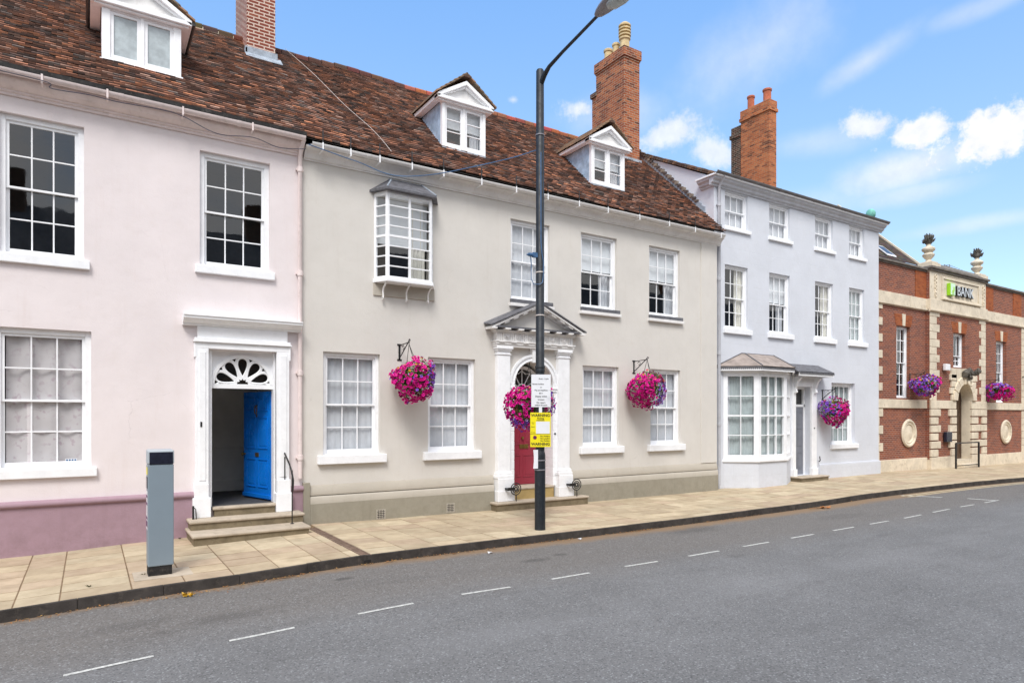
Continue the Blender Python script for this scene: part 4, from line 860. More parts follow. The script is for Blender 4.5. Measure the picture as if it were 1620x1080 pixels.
# red door case
cx = 8.93
mb = MB(); archpanel(mb, 8.22, 9.64, 3.76, cx, 2.90, .56, -.002, .55)
rd = mb.build('door_surround', 'beige', bh)
for (a, b) in ((8.22, 8.37), (9.49, 9.64)):
    mb = MB(); z = .46
    while z < 2.72: mb.box(a, b, -.035, .5, z+.006, min(z+.222, 2.735)-.006); z += .222
    mb.box(a+.006, b-.006, -.028, .49, .46, 2.73)
    mb.box(a-.02, b+.02, -.06, .5, 2.735, 2.80); mb.box(a-.03, b+.03, -.08, .5, 2.80, 2.835); mb.box(a-.02, b+.01, -.06, .5, 2.835, 2.90)
    mb.build('rusticated_jamb', 'white', rd, bev=.006)
mb = MB(); archring(mb, cx, 2.90, .56, .70, -.05, .02); archring(mb, cx, 2.90, .655, .715, -.075, -.05); archring(mb, cx, 2.9, .56, .585, -.065, -.05)
mb.hexa([(cx-.075, -.11, 3.42), (cx+.075, -.11, 3.42), (cx+.075, 0, 3.42), (cx-.075, 0, 3.42), (cx-.10, -.12, 3.76), (cx+.10, -.12, 3.76), (cx+.10, 0, 3.76), (cx-.10, 0, 3.76)])
mb.build('archivolt', 'white', rd, bev=.004)
for pa, pb in ((7.865, 8.205), (9.60, 9.94)):
    mb = MB(); mb.box(pa, pb, -.12, .01, .88, 3.56); mb.box(pa-.02, pb+.02, -.14, .01, 3.56, 3.585); mb.box(pa, pb, -.125, .01, 3.585, 3.65); mb.box(pa-.03, pb+.03, -.155, .01, 3.65, 3.69); mb.box(pa-.05, pb+.05, -.18, .01, 3.69, 3.75)
    mb.box(pa-.015, pb+.015, -.135, .01, .85, .88); mb.box(pa-.03, pb+.03, -.16, .01, .79, .85); mb.box(pa-.045, pb+.045, -.18, .01, .72, .79); mb.box(pa-.03, pb+.055, -.19, .01, .44, .72); mb.box(pa-.045, pb+.07, -.205, .01, .195, .44)
    mb.build('pilaster', 'white', rd, bev=.01)
mb = MB(); mb.box(7.80, 10.03, -.16, .01, 3.75, 3.80); mb.box(7.79, 10.04, -.18, .01, 3.80, 3.855); mb.box(7.77, 10.06, -.20, .01, 3.855, 3.885); mb.box(7.82, 10.01, -.15, .01, 3.885, 4.07); mb.box(7.78, 10.05, -.19, .01, 4.07, 4.10); mb.box(7.74, 10.09, -.22, .01, 4.10, 4.125)
tx = [7.82+.115+k*(2.19-.23)/6 for k in range(7)]
for x in tx:
    for o in (-.05, 0, .05): mb.box(x+o-.017, x+o+.017, -.17, -.15, 3.89, 4.06)
    mb.box(x-.075, x+.075, -.21, -.195, 3.845, 3.86)
    for o in (-.06, -.03, 0, .03, .06): mb.box(x+o-.008, x+o+.008, -.195, -.18, 3.82, 3.845)
for k in range(8):
    x = 7.66+k*(2.54)/7; mb.box(x-.07, x+.07, -.33, -.05, 4.125, 4.16)
mb.build('entablature', 'trim', rd, bev=.004)
mb = MB()
for a, b in zip(tx, tx[1:]):
    x = (a+b)/2; mb.lathe(x, 3.975, [(.055, -.15), (.062, -.165), (.05, -.17), (.045, -.158), (.03, -.158), (.026, -.172), (.012, -.178), (.004, -.178)], 16, 'y')
    for q in range(8): aa = q*pi/4; mb.tube([(x+.038*cos(aa), -.15, 3.975+.038*sin(aa)), (x+.038*cos(aa), -.17, 3.975+.038*sin(aa))], .008, 6)
mb.build('rosettes', 'trim', rd)
mb = MB(); mb.box(7.63, 10.23, -.30, .01, 4.16, 4.205); e1 = mb.build('cornice_shelf', 'leaddark', rd, bev=.005)
za, zr = 4.205, 4.80; hwp = 1.33
mb = MB(); mb.prism([(cx-1.15, za), (cx+1.15, za), (cx, zr-.11)], 'y', -.10, .01); mb.build('tympanum', 'beige', rd)
mb = MB()
for s_ in (-1, 1):
    def rk(o0, o1, y0_, y1_, xin=0.):
        xa_ = cx+s_*(hwp-xin); mb.hexa([(xa_, y0_, za-.02+o0+.45*xin), (cx, y0_, zr+o0), (cx, y1_, zr+o0), (xa_, y1_, za-.02+o0+.45*xin), (xa_, y0_, za-.02+o1+.45*xin), (cx, y0_, zr+o1), (cx, y1_, zr+o1), (xa_, y1_, za-.02+o1+.45*xin)])
    rk(-.055, .0, -.31, .01); rk(-.12, -.07, -.13, .01, .16)
    for k in range(5):
        t_ = .12+k*.19; xk = cx+s_*hwp*(1-t_); zk = za-.02+(zr-za+.02)*t_-.055; sl_ = -s_*(zr-za)/hwp*.065
        mb.hexa([(xk-.065, -.29, zk-.04-sl_*1), (xk+.065, -.29, zk-.04+sl_), (xk+.065, -.1, zk-.04+sl_), (xk-.065, -.1, zk-.04-sl_), (xk-.065, -.29, zk-sl_), (xk+.065, -.29, zk+sl_), (xk+.065, -.1, zk+sl_), (xk-.065, -.1, zk-sl_)])
mb.build('raking_cornice', 'trim', rd, bev=.003)
mb = MB()
for s_ in (-1, 1):
    xa_ = cx+s_*(hwp+.04); mb.hexa([(xa_, -.34, za-.02), (cx, -.34, zr+.0), (cx, .01, zr+.05), (xa_, .01, za+.05), (xa_, -.34, za+.015), (cx, -.34, zr+.035), (cx, .01, zr+.085), (xa_, .01, za+.085)])
pr_ = mb.build('pediment_roof', 'leaddark', rd, bev=.006)
# door leaf and fanlight in the recess
PN = [(a, b, c, d) for a, b in ((.12, .52), (.60, 1.0)) for c, d in ((.18, .72), (.98, 1.62), (1.74, 2.08))]
mb = MB(); leaf(mb, 1.12, 2.22, PN); mb.xf(Matrix.Translation(Vector((8.37, .50, .48)))).build('front_door', 'red', bh, bev=.004)
fd = bpy.data.objects['front_door.001'] if 'front_door.001' in bpy.data.objects else None
m_ = MB(); m_.box(8.86, 9.12, .482, .50, 1.36, 1.46); m_.build('letterbox', 'brass', fd, bev=.004)
m_ = MB(); m_.lathe(8.93, 1.62, [(.02, .49), (.035, .46), (.03, .44), (.005, .435)], 12, 'y'); m_.build('door_knob', 'brass', fd, smooth=True)
mb = MB(); mb.box(8.37, 9.49, .46, .54, 2.70, 2.80); archring(mb, cx, 2.80, .50, .57, .46, .52)
for k in range(1, 6): a = pi*k/6; mb.tube([(cx+.14*cos(a), .49, 2.8+.14*sin(a)), (cx+.51*cos(a), .49, 2.8+.51*sin(a))], .012, 6)
archring(mb, cx, 2.8, .12, .15, .48, .50, n=14)
for k in range(6):
    a0_, a1_ = pi*k/6, pi*(k+1)/6; am = (a0_+a1_)/2
    mb.tube([(cx+.46*cos(a0_), .49, 2.8+.46*sin(a0_)), (cx+.40*cos(am), .49, 2.8+.40*sin(am)), (cx+.46*cos(a1_), .49, 2.8+.46*sin(a1_))], .009, 6)
fa = mb.build('fanlight', 'white', rd)
m_ = MB(); m_.face([(8.37, .50, 2.8), (9.49, .50, 2.8), (9.49, .50, 3.4), (8.37, .50, 3.4)]); m_.build('glass', 'glass', fa); m_ = MB(); m_.box(8.3, 9.56, .556, .6, .46, 3.7); m_.build('dark_backing', 'openingshade', fa)
MB().lathe(9.55, 1.72, [(.026, -.036), (.026, -.046), (.012, -.05), (.003, -.05)], 14, 'y').build('bell_push', 'black', rd)
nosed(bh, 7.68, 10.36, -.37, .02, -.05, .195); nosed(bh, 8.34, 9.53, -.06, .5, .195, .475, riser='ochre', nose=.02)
for bx_ in (8.25, 10.02):
    m_ = MB(); m_.tube([(bx_, -.30, .195), (bx_, -.30, .33), (bx_-.07, -.30, .37)], .011, 6)
    for r_ in (.135, .085): m_.tube([(bx_-.01+r_*cos(q), -.30, .48+r_*sin(q)) for q in [2*pi*k/24 for k in range(25)]], .012, 6, cap=False)
    m_.tube([(bx_-.01+.04*cos(q), -.30, .48+.045*sin(q)) for q in [2*pi*k/12 for k in range(13)]], .018, 6); m_.box(bx_-.23, bx_-.04, -.315, -.285, .45, .52); m_.box(bx_-.24, bx_-.2, -.32, -.15, .46, .51)
    m_.build('boot_scraper', 'black', bh)
# basket brackets on the walls
def bracket(house, x, z, y0=0., L=.52, s=1.):
    m_ = MB(); m_.box(x-.02, x+.02, y0-.012, y0, z-.30*s, z+.02); m_.box(x-.05, x+.05, y0-.014, y0, z-.0, z+.03); m_.box(x-.05, x+.05, y0-.014, y0, z-.32*s, z-.29*s)
    m_.tube([(x, y0, z), (x, y0-L, z+.02)], .011, 6); m_.tube([(x, y0, z-.28*s), (x, y0-L*.96, z+.05)], .012, 6)
    m_.tube([(x, y0-.2+.045*cos(q), z-.06+.045*sin(q)) for q in [5.2*k/12 for k in range(13)]], .008, 6); m_.tube([(x, y0-L+.03*cos(q), z+.05+.03*sin(q)) for q in [-1.5+5*k/12 for k in range(13)]], .010, 6)
    return m_.build('basket_bracket', 'black', house)
bracket(bh, 5.50, 3.64); bracket(bh, 12.18, 3.60)

# ------------------------------------------------------------------ GREY HOUSE
gh = empty('grey_house', (20, .13, 0), 'pale blue grey three storey house with bay window and dark grey door', 'house', 'houses along the street')
X0, X1, YG = 15.50, 24.54, .13
T = [(15.985, 17.054), (18.10, 19.175), (20.56, 21.61), (22.60, 23.58)]
holes = [(a, b, 7.82, 8.91) for a, b in T]+[(a, b, 4.78, 6.70) for a, b in T]+[(21.52, 22.96, 1.17, 3.305), (19.40, 20.27, .2, 3.12, .30), (16.2, 19.1, .6, 3.5, .05)]
mb = MB(); wall(mb, X0, X1, -.3, 9.2, YG, holes, .24)
mb.face([(X0, YG, -.3), (X0, YG, 9.2), (X0, 3.5, 11.0), (X0, 7, 9.2), (X0, 7, -.3)]); mb.face([(X1, YG, -.3), (X1, 7, -.3), (X1, 7, 9.2), (X1, 3.5, 11.0), (X1, YG, 9.2)]); mb.face([(X0, 7, -.3), (X1, 7, -.3), (X1, 7, 9.2), (X0, 7, 9.2)])
mb.build('wall', 'grey', gh)
for i, (a, b) in enumerate(T): sash(gh, a, b, 7.82, 8.91, YG, rt=1, rb=1, sill='small', cur='net', fw=.06, rev=.07)
for i, (a, b) in enumerate(T): sash(gh, a, b, 4.78, 6.70, YG, sill='mid', cur='sides' if i in (0, 2) else 'upper' if i == 1 else 'net2', fw=.06, rev=.07)
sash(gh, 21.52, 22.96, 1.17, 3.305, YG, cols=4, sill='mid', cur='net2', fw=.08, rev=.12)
mb = MB(); mb.box(20.78, X1+.05, YG-.05, YG+.01, -.3, .50); mb.box(20.78, X1+.03, YG-.03, YG+.01, .50, .525); mb.build('plinth', 'grey', gh, bev=.01)
CG = [(.01, 8.93), (-.05, 8.93), (-.06, 8.98), (-.12, 9.0), (-.13, 9.06), (-.2, 9.10), (-.22, 9.17), (.01, 9.17)]
ey = YG
mb = MB(); mb.prism([(y+ey, z) for y, z in CG], 'x', X0-.20, X1+.15); mb.prism([(X0+(y), z) for y, z in CG], 'y', YG+.0, YG+.47); mb.build('eaves_cornice', 'greytrim', gh)
mb = MB(); mb.box(X0-.25, X1+.2, YG-.27, YG+.2, 9.17, 9.20); mb.box(X0-.24, X0+.02, YG-.2, YG+.5, 9.171, 9.22); mb.build('eaves_board', 'white', gh)
gutter(gh, X0-.24, X1+.18, YG-.27, 9.27, 'cornice_dark', r=.07)
mb = MB(); mb.face([(X0-.1, YG-.2, 9.2), (X1+.1, YG-.2, 9.2), (X1+.1, 3.5, 11.12), (X0-.1, 3.5, 11.12)]); mb.face([(X0-.1, 3.5, 11.12), (X1+.1, 3.5, 11.12), (X1+.1, 7.2, 9.2), (X0-.1, 7.2, 9.2)]); mb.build('roof', 'slate', gh)
mb = MB(); rc = random.Random(2)
for k in range(34):
    ya = YG-.15+k*.1; z = 9.2+(ya-YG+.2)*.52; mb.box(X0-.09, X0+.12, ya, ya+.11, z+.0, z+.06+rc.uniform(0, .02), rc.choice([(.2, .10, .06), (.13, .08, .06), (.27, .16, .1), (.16, .13, .11)]))
mb.build('verge_tiles', 'tile', gh)
downpipe(gh, X0+.16, YG-.06, 9, .1, 'greytrim', .045, swan=(X0+.14, YG-.27, 9.22), collars=(8.4, 6.2, 4.0, 1.9))
MB().lathe(23.95, .1, [(.02, 9.3), (.09, 9.34), (.155, 9.42), (.17, 9.52), (.14, 9.62), (.07, 9.68), (.01, 9.69)], 16).build('copper_ball', 'verdigris', gh, smooth=True)
def ch3x(c): MB().box(22.12, 22.5, 4.34, 4.82, 10, 13.9).build('rear_flue', 'darkbrick', c); MB().box(22.07, 22.55, 4.34, 4.87, 13.45, 13.6).build('flue_band', 'darkbrick', c)
chimney(gh, 22.09, 22.52, 3.0, 4.32, 9.6, 14.4, 'orangebrick', [(-.42, -.3, .05), (-.34, 0, .02)], [(22.3, 4.0, .15, .55, 'terracotta', 'plain'), (22.3, 3.25, .17, .52, 'terracotta', 'plain')], extra=ch3x)
# bay window
yf = -.47; A = [(16.0, YG), (16.76, yf), (18.13, yf), (19.22, YG)]
A[3] = (19.20, YG); A[0] = (15.92, YG)
mb = MB(); hexplan(mb, A, -.3, .78); by = mb.build('bay_window', 'grey', gh, bev=.006)
def off(P, o): # push the plan polygon out by o
    return [(P[0][0]-o*1.3, P[0][1]), (P[1][0]-o*.5, P[1][1]-o), (P[2][0]+o*.5, P[2][1]-o), (P[3][0]+o*.9, P[3][1])]
mb = MB(); hexplan(mb, off(A, .05), .78, .86); mb.build('sill', 'white', by, bev=.012)
mb = MB(); gl_ = MB()
for (p, q, c_) in ((A[0], A[1], 2), (A[1], A[2], 3), (A[2], A[3], 2)):
    a_, b_ = frame_facet(mb, p, q, .86, 3.47, c_, 4, st=.13, th=.09, bar=.024)
    gl_.face([(a_.x, a_.y, .95), (b_.x, b_.y, .95), (b_.x, b_.y, 3.38), (a_.x, a_.y, 3.38)])
mb.build('glazing_frame', 'white', by, bev=.004); gl_.build('glass', 'glass', by)
mb = MB(); hexplan(mb, off(A, .03), 3.47, 3.56); mb.build('fascia', 'white', by, bev=.006)
mb = MB()
for (p, q, sd_) in (((16.05, YG+.12), (16.80, yf+.16), 1), ((16.84, yf+.16), (17.46, yf+.16), 2), ((17.49, yf+.15), (18.07, yf+.16), 3), ((18.1, yf+.16), (18.9, YG+.12), 4)):
    fm = folds(0, 1, .9, 3.4, 0, .015, .10/max(.3, (Vector(q)-Vector(p)).length), sd_); p_ = Vector(p); d_ = Vector(q)-p_
    for fc in fm.f: mb.face([(p_.x+d_.x*fm.v[k][0], p_.y+d_.y*fm.v[k][0]+fm.v[k][1], fm.v[k][2]) for k in fc])
mb.build('net_curtain', 'net2', by, smooth=True)
mb = MB(); mb.face([(15.9, 1.5, .7), (19.1, 1.5, .7), (19.1, 1.5, 3.6), (15.9, 1.5, 3.6)]); mb.face([(16, YG, .79), (19, YG, .79), (19, 1.5, .79), (16, 1.5, .79)]); mb.build('room_interior', 'room', by)
EB = off(A, .22); zt = 3.60
mb = MB(); TT = [(16.75, YG), (16.85, YG-.05), (18.25, YG-.05), (18.35, YG)]
mb.v += [(x, y, zt) for x, y in EB]+[(x, y, zt+.04) for x, y in EB]+[(x, y, zt+.46) for x, y in TT]
mb.f += [(0, 1, 2, 3), (0, 4, 5, 1), (1, 5, 6, 2), (2, 6, 7, 3), (4, 8, 9, 5), (5, 9, 10, 6), (6, 10, 11, 7), (8, 9, 10, 11)]; mb.c += [None]*8
br_ = mb.build('bay_roof', 'copperbrown', by)
mb = MB()
for q0, q1 in ((EB[1], TT[1]), (EB[2], TT[2])): mb.tube([(*q0, zt+.05), (*q1, zt+.47)], .018, 6)
mb.tube([(*TT[0], zt+.47), (*TT[3], zt+.47)], .02, 6); mb.tube([(*EB[0], zt+.05), (*TT[0], zt+.47)], .018, 6); mb.build('roof_rolls', 'leaddark', br_)
def valance(pts, z, parent):
    mb_ = MB(); mw = MB(); 
    for p, q in zip(pts, pts[1:]):
        p_ = Vector(p); d_ = Vector(q)-p_; L = d_.length; d_.normalize(); n_ = max(2, int(L/.055))
        for k in range(n_):
            a_ = p_+d_*L*k/n_; b_ = p_+d_*L*(k+1)/n_; m2_ = (a_+b_)/2
            mb_.face([(a_.x, a_.y, z), (b_.x, b_.y, z), (b_.x, b_.y, z-.045), (m2_.x, m2_.y, z-.10), (a_.x, a_.y, z-.045)])
        nn = Vector((-d_.y, d_.x)); a_ = p_+nn*.02; b_ = p_+d_*L+nn*.02; c_ = b_+nn*.04; e2 = a_+nn*.04
        mw.hexa([(a_.x, a_.y, z-.135), (b_.x, b_.y, z-.135), (c_.x, c_.y, z-.135), (e2.x, e2.y, z-.135), (a_.x, a_.y, z-.02), (b_.x, b_.y, z-.02), (c_.x, c_.y, z-.02), (e2.x, e2.y, z-.02)])
    mb_.build('lead_valance', 'leaddark', parent); mw.build('white_fascia', 'white', parent)
valance(EB, zt+.03, br_)
# door canopy, frame, recessed door
cy = YG-.45
mb = MB(); mb.hexa([(18.95, cy, 3.56), (20.95, cy, 3.56), (20.95, YG, 3.60), (18.95, YG, 3.60), (18.95, cy, 3.59), (20.95, cy, 3.59), (20.72, YG, 3.86), (18.95, YG, 3.86)]); cn = mb.build('door_canopy', 'leaddark', gh, bev=.004)
valance([(19.05, cy), (20.95, cy), (20.95, YG)], 3.58, cn)
mb = MB()
for a, b in ((19.25, 19.40), (20.27, 20.55)): mb.box(a, b, YG-.07, YG+.01, .42, 3.45); mb.box(a-.02, b+.02, YG-.11, YG+.01, .16, .42)
mb.box(19.40, 20.27, YG-.07, YG+.01, 3.12, 3.45); mb.box(19.28, 20.62, YG-.09, YG+.01, 3.45, 3.52)
dc = mb.build('door_surround', 'white', gh, bev=.008)
for x in (19.33, 20.43):
    m_ = MB(); m_.prism([(YG-.07, 3.45), (YG-.30, 3.45), (YG-.31, 3.38), (YG-.2, 3.28), (YG-.12, 3.05), (YG-.16, 2.93), (YG-.07, 2.88)], 'x', x-.05, x+.05); m_.build('console_bracket', 'white', dc, bev=.006)
mb = MB(); mb.box(19.40, 20.27, YG+.2, YG+.28, 2.46, 2.54); mb.box(19.40, 19.44, YG+.2, YG+.28, .2, 3.12); mb.box(20.22, 20.27, YG+.2, YG+.28, .2, 3.12); mb.box(19.44, 20.22, YG+.2, YG+.28, 3.05, 3.12); mb.build('door_frame', 'white', dc)
mb = MB(); leaf(mb, .78, 2.26, [(a, b, c, d) for a, b in ((.09, .35), (.43, .69)) for c, d in ((.2, .75), (.95, 1.55), (1.68, 2.1))]); mb.xf(Matrix.Translation(Vector((19.44, YG+.22, .2)))).build('front_door', 'slateblue', gh, bev=.004)
m_ = MB(); m_.face([(19.44, YG+.24, 2.54), (20.22, YG+.24, 2.54), (20.22, YG+.24, 3.05), (19.44, YG+.24, 3.05)]); m_.build('transom_glass', 'glass', dc); MB().box(19.3, 20.3, YG+.32, YG+.36, .2, 3.2).build('dark_backing', 'openingshade', dc)
MB().lathe(20.40, 1.75, [(.022, YG-.07), (.022, YG-.085), (.005, YG-.09)], 12, 'y').build('bell_push', 'black', dc)
nosed(gh, 19.18, 20.72, -.30, YG+.3, -.05, .19)
MB().tube([(20.68, YG-.09, .80), (20.68, YG-.11, .66), (20.68, YG-.06, .62)], .018, 6).build('boot_scraper', 'black', gh)
bracket(gh, 20.98, 3.02, YG, .46)

# ------------------------------------------------------------------ BANK
bk_ = empty('bank_building', (31, .4, 0), 'red brick bank with pale stone dressings, urns and a BANK sign', 'bank')
YB = .40; YC = .25; XR = 46.
def bw(x0, x1, z0, z1, y, holes, name='wall', mat='bankbrick'):
    mb_ = MB(); wall(mb_, x0, x1, z0, z1, y, holes, .24); return mb_.build(name, mat, bk_)
W1 = (26.33, 27.38, 2.86, 5.68); W2 = (30.72-.1, 31.70, 4.22, 5.68); W3 = (35.11, 36.19, 2.78, 5.62); W4 = (39.3, 40.4, 2.78, 5.62)
CA, CB = 28.60, 33.62
dcx = (CA+CB)/2+.35; dr = .70
bw(24.56, CA, .4, 8.05, YB, [W1]); bw(CB, XR, .4, 8.05, YB, [W3, W4]); bw(CA, CB, .4, 7.0, YC, [W2, (dcx-dr, dcx+dr, .3, 3.6, .02)])
mb = MB(); mb.face([(24.56, YB, 8), (XR, YB, 8), (XR, 8, 8), (24.56, 8, 8)]); mb.face([(XR, YB, -.2), (XR, 8, -.2), (XR, 8, 8), (XR, YB, 8)]); mb.build('flat_roof', 'slate', bk_)
for (h, c, rt, rb, y) in ((W1, 3, 3, 3, YB), (W2, 3, 1, 2, YC), (W3, 3, 3, 3, YB), (W4, 3, 3, 3, YB)): sash(bk_, *h, y, cols=c, rt=rt, rb=rb, sill=None, cur='blinds', fw=.07, rev=.14, bar=.03, split=.5 if rt == 3 else .34)
# stone: plinth, string, band, parapet, quoins
def blk(nm, x0, x1, y, z0, z1, L=1.3, g=.006):
    mb_ = MB(); n = max(1, round((x1-x0)/L)); 
    for k in range(n): a, b = x0+(x1-x0)*k/n, x0+(x1-x0)*(k+1)/n; mb_.box(a+g/2, b-g/2, y, YB+.06, z0, z1)
    mb_.build(nm, 'stone', bk_, bev=.012)
blk('plinth', 24.56, CA, YB-.07, -.4, .48); blk('plinth', CA, dcx-dr, YC-.07, -.4, .48); blk('plinth', dcx+dr, CB, YC-.07, -.4, .48); blk('plinth', CB, XR, YB-.07, -.4, .42)
blk('string_course', 24.56, CA, YB-.06, 2.46, 2.80, 1.6); blk('string_course', CA, dcx-dr, YC-.06, 2.46, 2.80); blk('string_course', dcx+dr, CB, YC-.06, 2.46, 2.80); blk('string_course', CB, XR, YB-.06, 2.44, 2.76, 1.6)
blk('frieze_band', 24.56, CA, YB-.07, 6.50, 6.90, 1.5); blk('frieze_band', CB, XR, YB-.07, 6.50, 6.90, 1.5); blk('frieze_band', CA-.06, CB+.06, YC-.07, 6.48, 6.90, 1.7)
for P_, a_, b_ in (([(YB, 6.40), (YB-.10, 6.43), (YB-.10, 6.50), (YB, 6.50)], 24.56, CA), ([(YB, 6.40), (YB-.10, 6.43), (YB-.10, 6.50), (YB, 6.50)], CB, XR), ([(YC, 6.38), (YC-.11, 6.42), (YC-.11, 6.48), (YC, 6.48)], CA-.09, CB+.09)):
    MB().prism(P_, 'x', a_, b_).build('band_moulding', 'stone', bk_, bev=.006)
mb = MB()
for a_ in (CA, CB): mb.box(a_-.004 if a_ == CA else a_-.1, a_+.1 if a_ == CA else a_+.004, YC+.003, YB+.05, .4, 8.0)
mb.build('block_return', 'bankbrick', bk_)
mb = MB(); mb.box(24.56, CA-.02, YB-.12, YB+.35, 8.05, 8.13); mb.box(24.56, CA-.02, YB-.06, YB+.3, 7.99, 8.05); mb.box(CB+.02, XR, YB-.12, YB+.35, 8.05, 8.13); mb.box(CB+.02, XR, YB-.06, YB+.3, 7.99, 8.05)
mb.box(CA-.1, CB+.1, YC-.16, YB+.45, 8.13, 8.22); mb.box(CA-.05, CB+.05, YC-.1, YB+.4, 8.05, 8.13); mb.prism([(YC-.12, 8.22), (YB+.4, 8.22), (YB+.4, 8.46), (YB+.0, 8.46)], 'x', CA+.55, CB-.45)
mb.build('coping', 'stonedark', bk_, bev=.012)
mb = MB(); mb.box(CA, CB, YC-.02, YB+.06, 6.90, 8.05); ring(mb, 29.55, 32.95, 6.98, 7.92, YC-.06, YC-.02, .10); ring(mb, 29.42, 33.08, 6.86, 8.04, YC-.035, YC-.02, .08)
mb.prism([(YC-.02, 6.93), (YC-.13, 6.95), (YC-.13, 7.0), (YC-.02, 7.04)], 'x', 29.5, 33.0)
mb.build('parapet_panel', 'stone', bk_, bev=.01)
rc = random.Random(9)
for x in (29.02, 33.33):
    m_ = MB()
    for k in range(6):
        z = 7.85-k*.15; r_ = .085-.006*k; m_.tube([(x+r_*cos(q)*(1-q/12), YC-.04, z+r_*sin(q)*(1-q/12)) for q in [6.5*j/12 for j in range(13)]], .026, 6)
        m_.lathe(x+rc.uniform(-.04, .04), z-.07, [(.04, YC-.02), (.03, YC-.09), (.005, YC-.10)], 8, 'y')
    m_.build('carved_drop', 'stone', bk_)
def quoin(x, y, z0, z1, h=.30, wide=.42, narrow=.26, side=0, gap=.012, thick=.03, alt=0):
    z = z0; k = alt; mb = MB()
    while z < z1-.05:
        w_ = wide if k % 2 else narrow; t_ = min(z+h, z1)
        a, b = (x, x+w_) if side == 0 else (x-w_, x) if side == 1 else (x-w_/2, x+w_/2)
        mb.box(a, b, y-thick, y+.02, z+gap/2, t_-gap/2); z = t_; k += 1
    mb.build('quoin_stack', 'stone', bk_, bev=.012)
quoin(24.60, YB, 2.80, 6.4, .31, .68, .42); quoin(24.60, YB, .48, 2.46, .33, .72, .46)
quoin(CA, YC, 2.80, 6.38, .31, .80, .56, thick=.02); quoin(CB, YC, 2.80, 6.38, .31, .62, .42, 1, thick=.02); quoin(37.85, YB, 2.76, 6.4, .31, .62, .4); quoin(37.85, YB, .42, 2.44, .33, .62, .4)
quoin(CA, YC, .48, 2.46, .33, .80, .60, gap=.05, thick=.07); quoin(CB, YC, .48, 2.46, .33, .62, .44, 1, gap=.05, thick=.07)
quoin(dcx-dr, YC, .48, 2.46, .33, .62, .44, 1, gap=.05, thick=.08); quoin(dcx+dr, YC, .48, 2.46, .33, .78, .60, gap=.05, thick=.08)
quoin(dcx-dr, YC, 2.80, 3.95, .28, .52, .40, 1, gap=.03, thick=.07); quoin(dcx+dr, YC, 2.80, 3.95, .28, .52, .40, gap=.03, thick=.07)
mb = MB(); archpanel(mb, dcx-dr-.02, dcx+dr+.02, 4.16, dcx, 2.80, dr, YC-.08, YC+.34)
for k in range(7):
    a0_ = pi*k/7+.02; a1_ = pi*(k+1)/7-.02; archring(mb, dcx, 2.80, dr, dr+.34, YC-.13, YC-.07, a0_, a1_, 4)
mb.box(dcx-dr-.45, dcx-.3, YC-.07, YC+.02, 3.75, 4.16); mb.box(dcx-dr, dcx-dr+.02, YC-.0, YC+.34, .3, 2.8); mb.box(dcx+dr-.02, dcx+dr, YC, YC+.34, .3, 2.8)
da = mb.build('door_arch', 'stone', bk_, bev=.008)
ed = MB().box(dcx-dr-.1, dcx+dr+.1, YC+.35, YC+.40, .3, 3.7).build('entrance_door', 'oak', bk_)
mb = MB()
for q in range(2):
    for z0_, z1_ in ((.45, 1.15), (1.3, 2.2), (2.35, 2.75)): ring(mb, dcx-dr+.06+q*.68, dcx-dr+.62+q*.68, z0_, z1_, YC+.335, YC+.35, .05)
mb.build('door_panels', 'oak', ed); MB().lathe(dcx-.08, 1.4, [(.03, YC+.34), (.045, YC+.29), (.02, YC+.27)], 12, 'y').build('door_knob', 'brass', ed)
mb = MB(); mb.box(dcx-dr, dcx+dr, YC-.05, YC+.36, .0, .30); mb.box(dcx-dr, dcx+dr, YC-.35, YC-.05, -.1, .14); mb.build('step', 'stone', bk_, bev=.015)
# carved keystone beast
m_ = MB(); m_.tube([(dcx+.02+.17*cos(q)*(1-q/9), YC-.22-.02*q, 3.52+.17*sin(q)*(1-q/9)) for q in [6.6*j/18 for j in range(19)]], .055, 8); m_.box(dcx-.2, dcx+.2, YC-.2, YC-.05, 3.5, 4.16); m_.build('keystone', 'stone', da, bev=.03)
m_ = MB(); rk_ = random.Random(12)
m_.tube([(dcx-.22, YC-.16, 3.80), (dcx-.24, YC-.22, 3.98), (dcx-.12, YC-.30, 4.08), (dcx-.02, YC-.36, 3.96), (dcx+.02, YC-.44, 3.92), (dcx+.05, YC-.54, 4.02), (dcx+.05, YC-.66, 4.05)], [.10, .14, .13, .10, .09, .12, .06], 10)
for k in range(60):
    c_ = [Vector((dcx+.05, YC-.54, 4.04)), Vector((dcx-.18, YC-.24, 4.0)), Vector((dcx-.08, YC-.30, 3.85))][k % 3]; d_ = Vector((rk_.gauss(0, 1), rk_.gauss(0, 1), rk_.gauss(0, 1))).normalized()*.12
    m_.tube([c_+d_*.5, c_+d_, c_+d_*1.2+Vector((0, 0, -.05))], [.05, .035, .012], 6)
m_.build('carved_beast', 'carved', da, smooth=True)
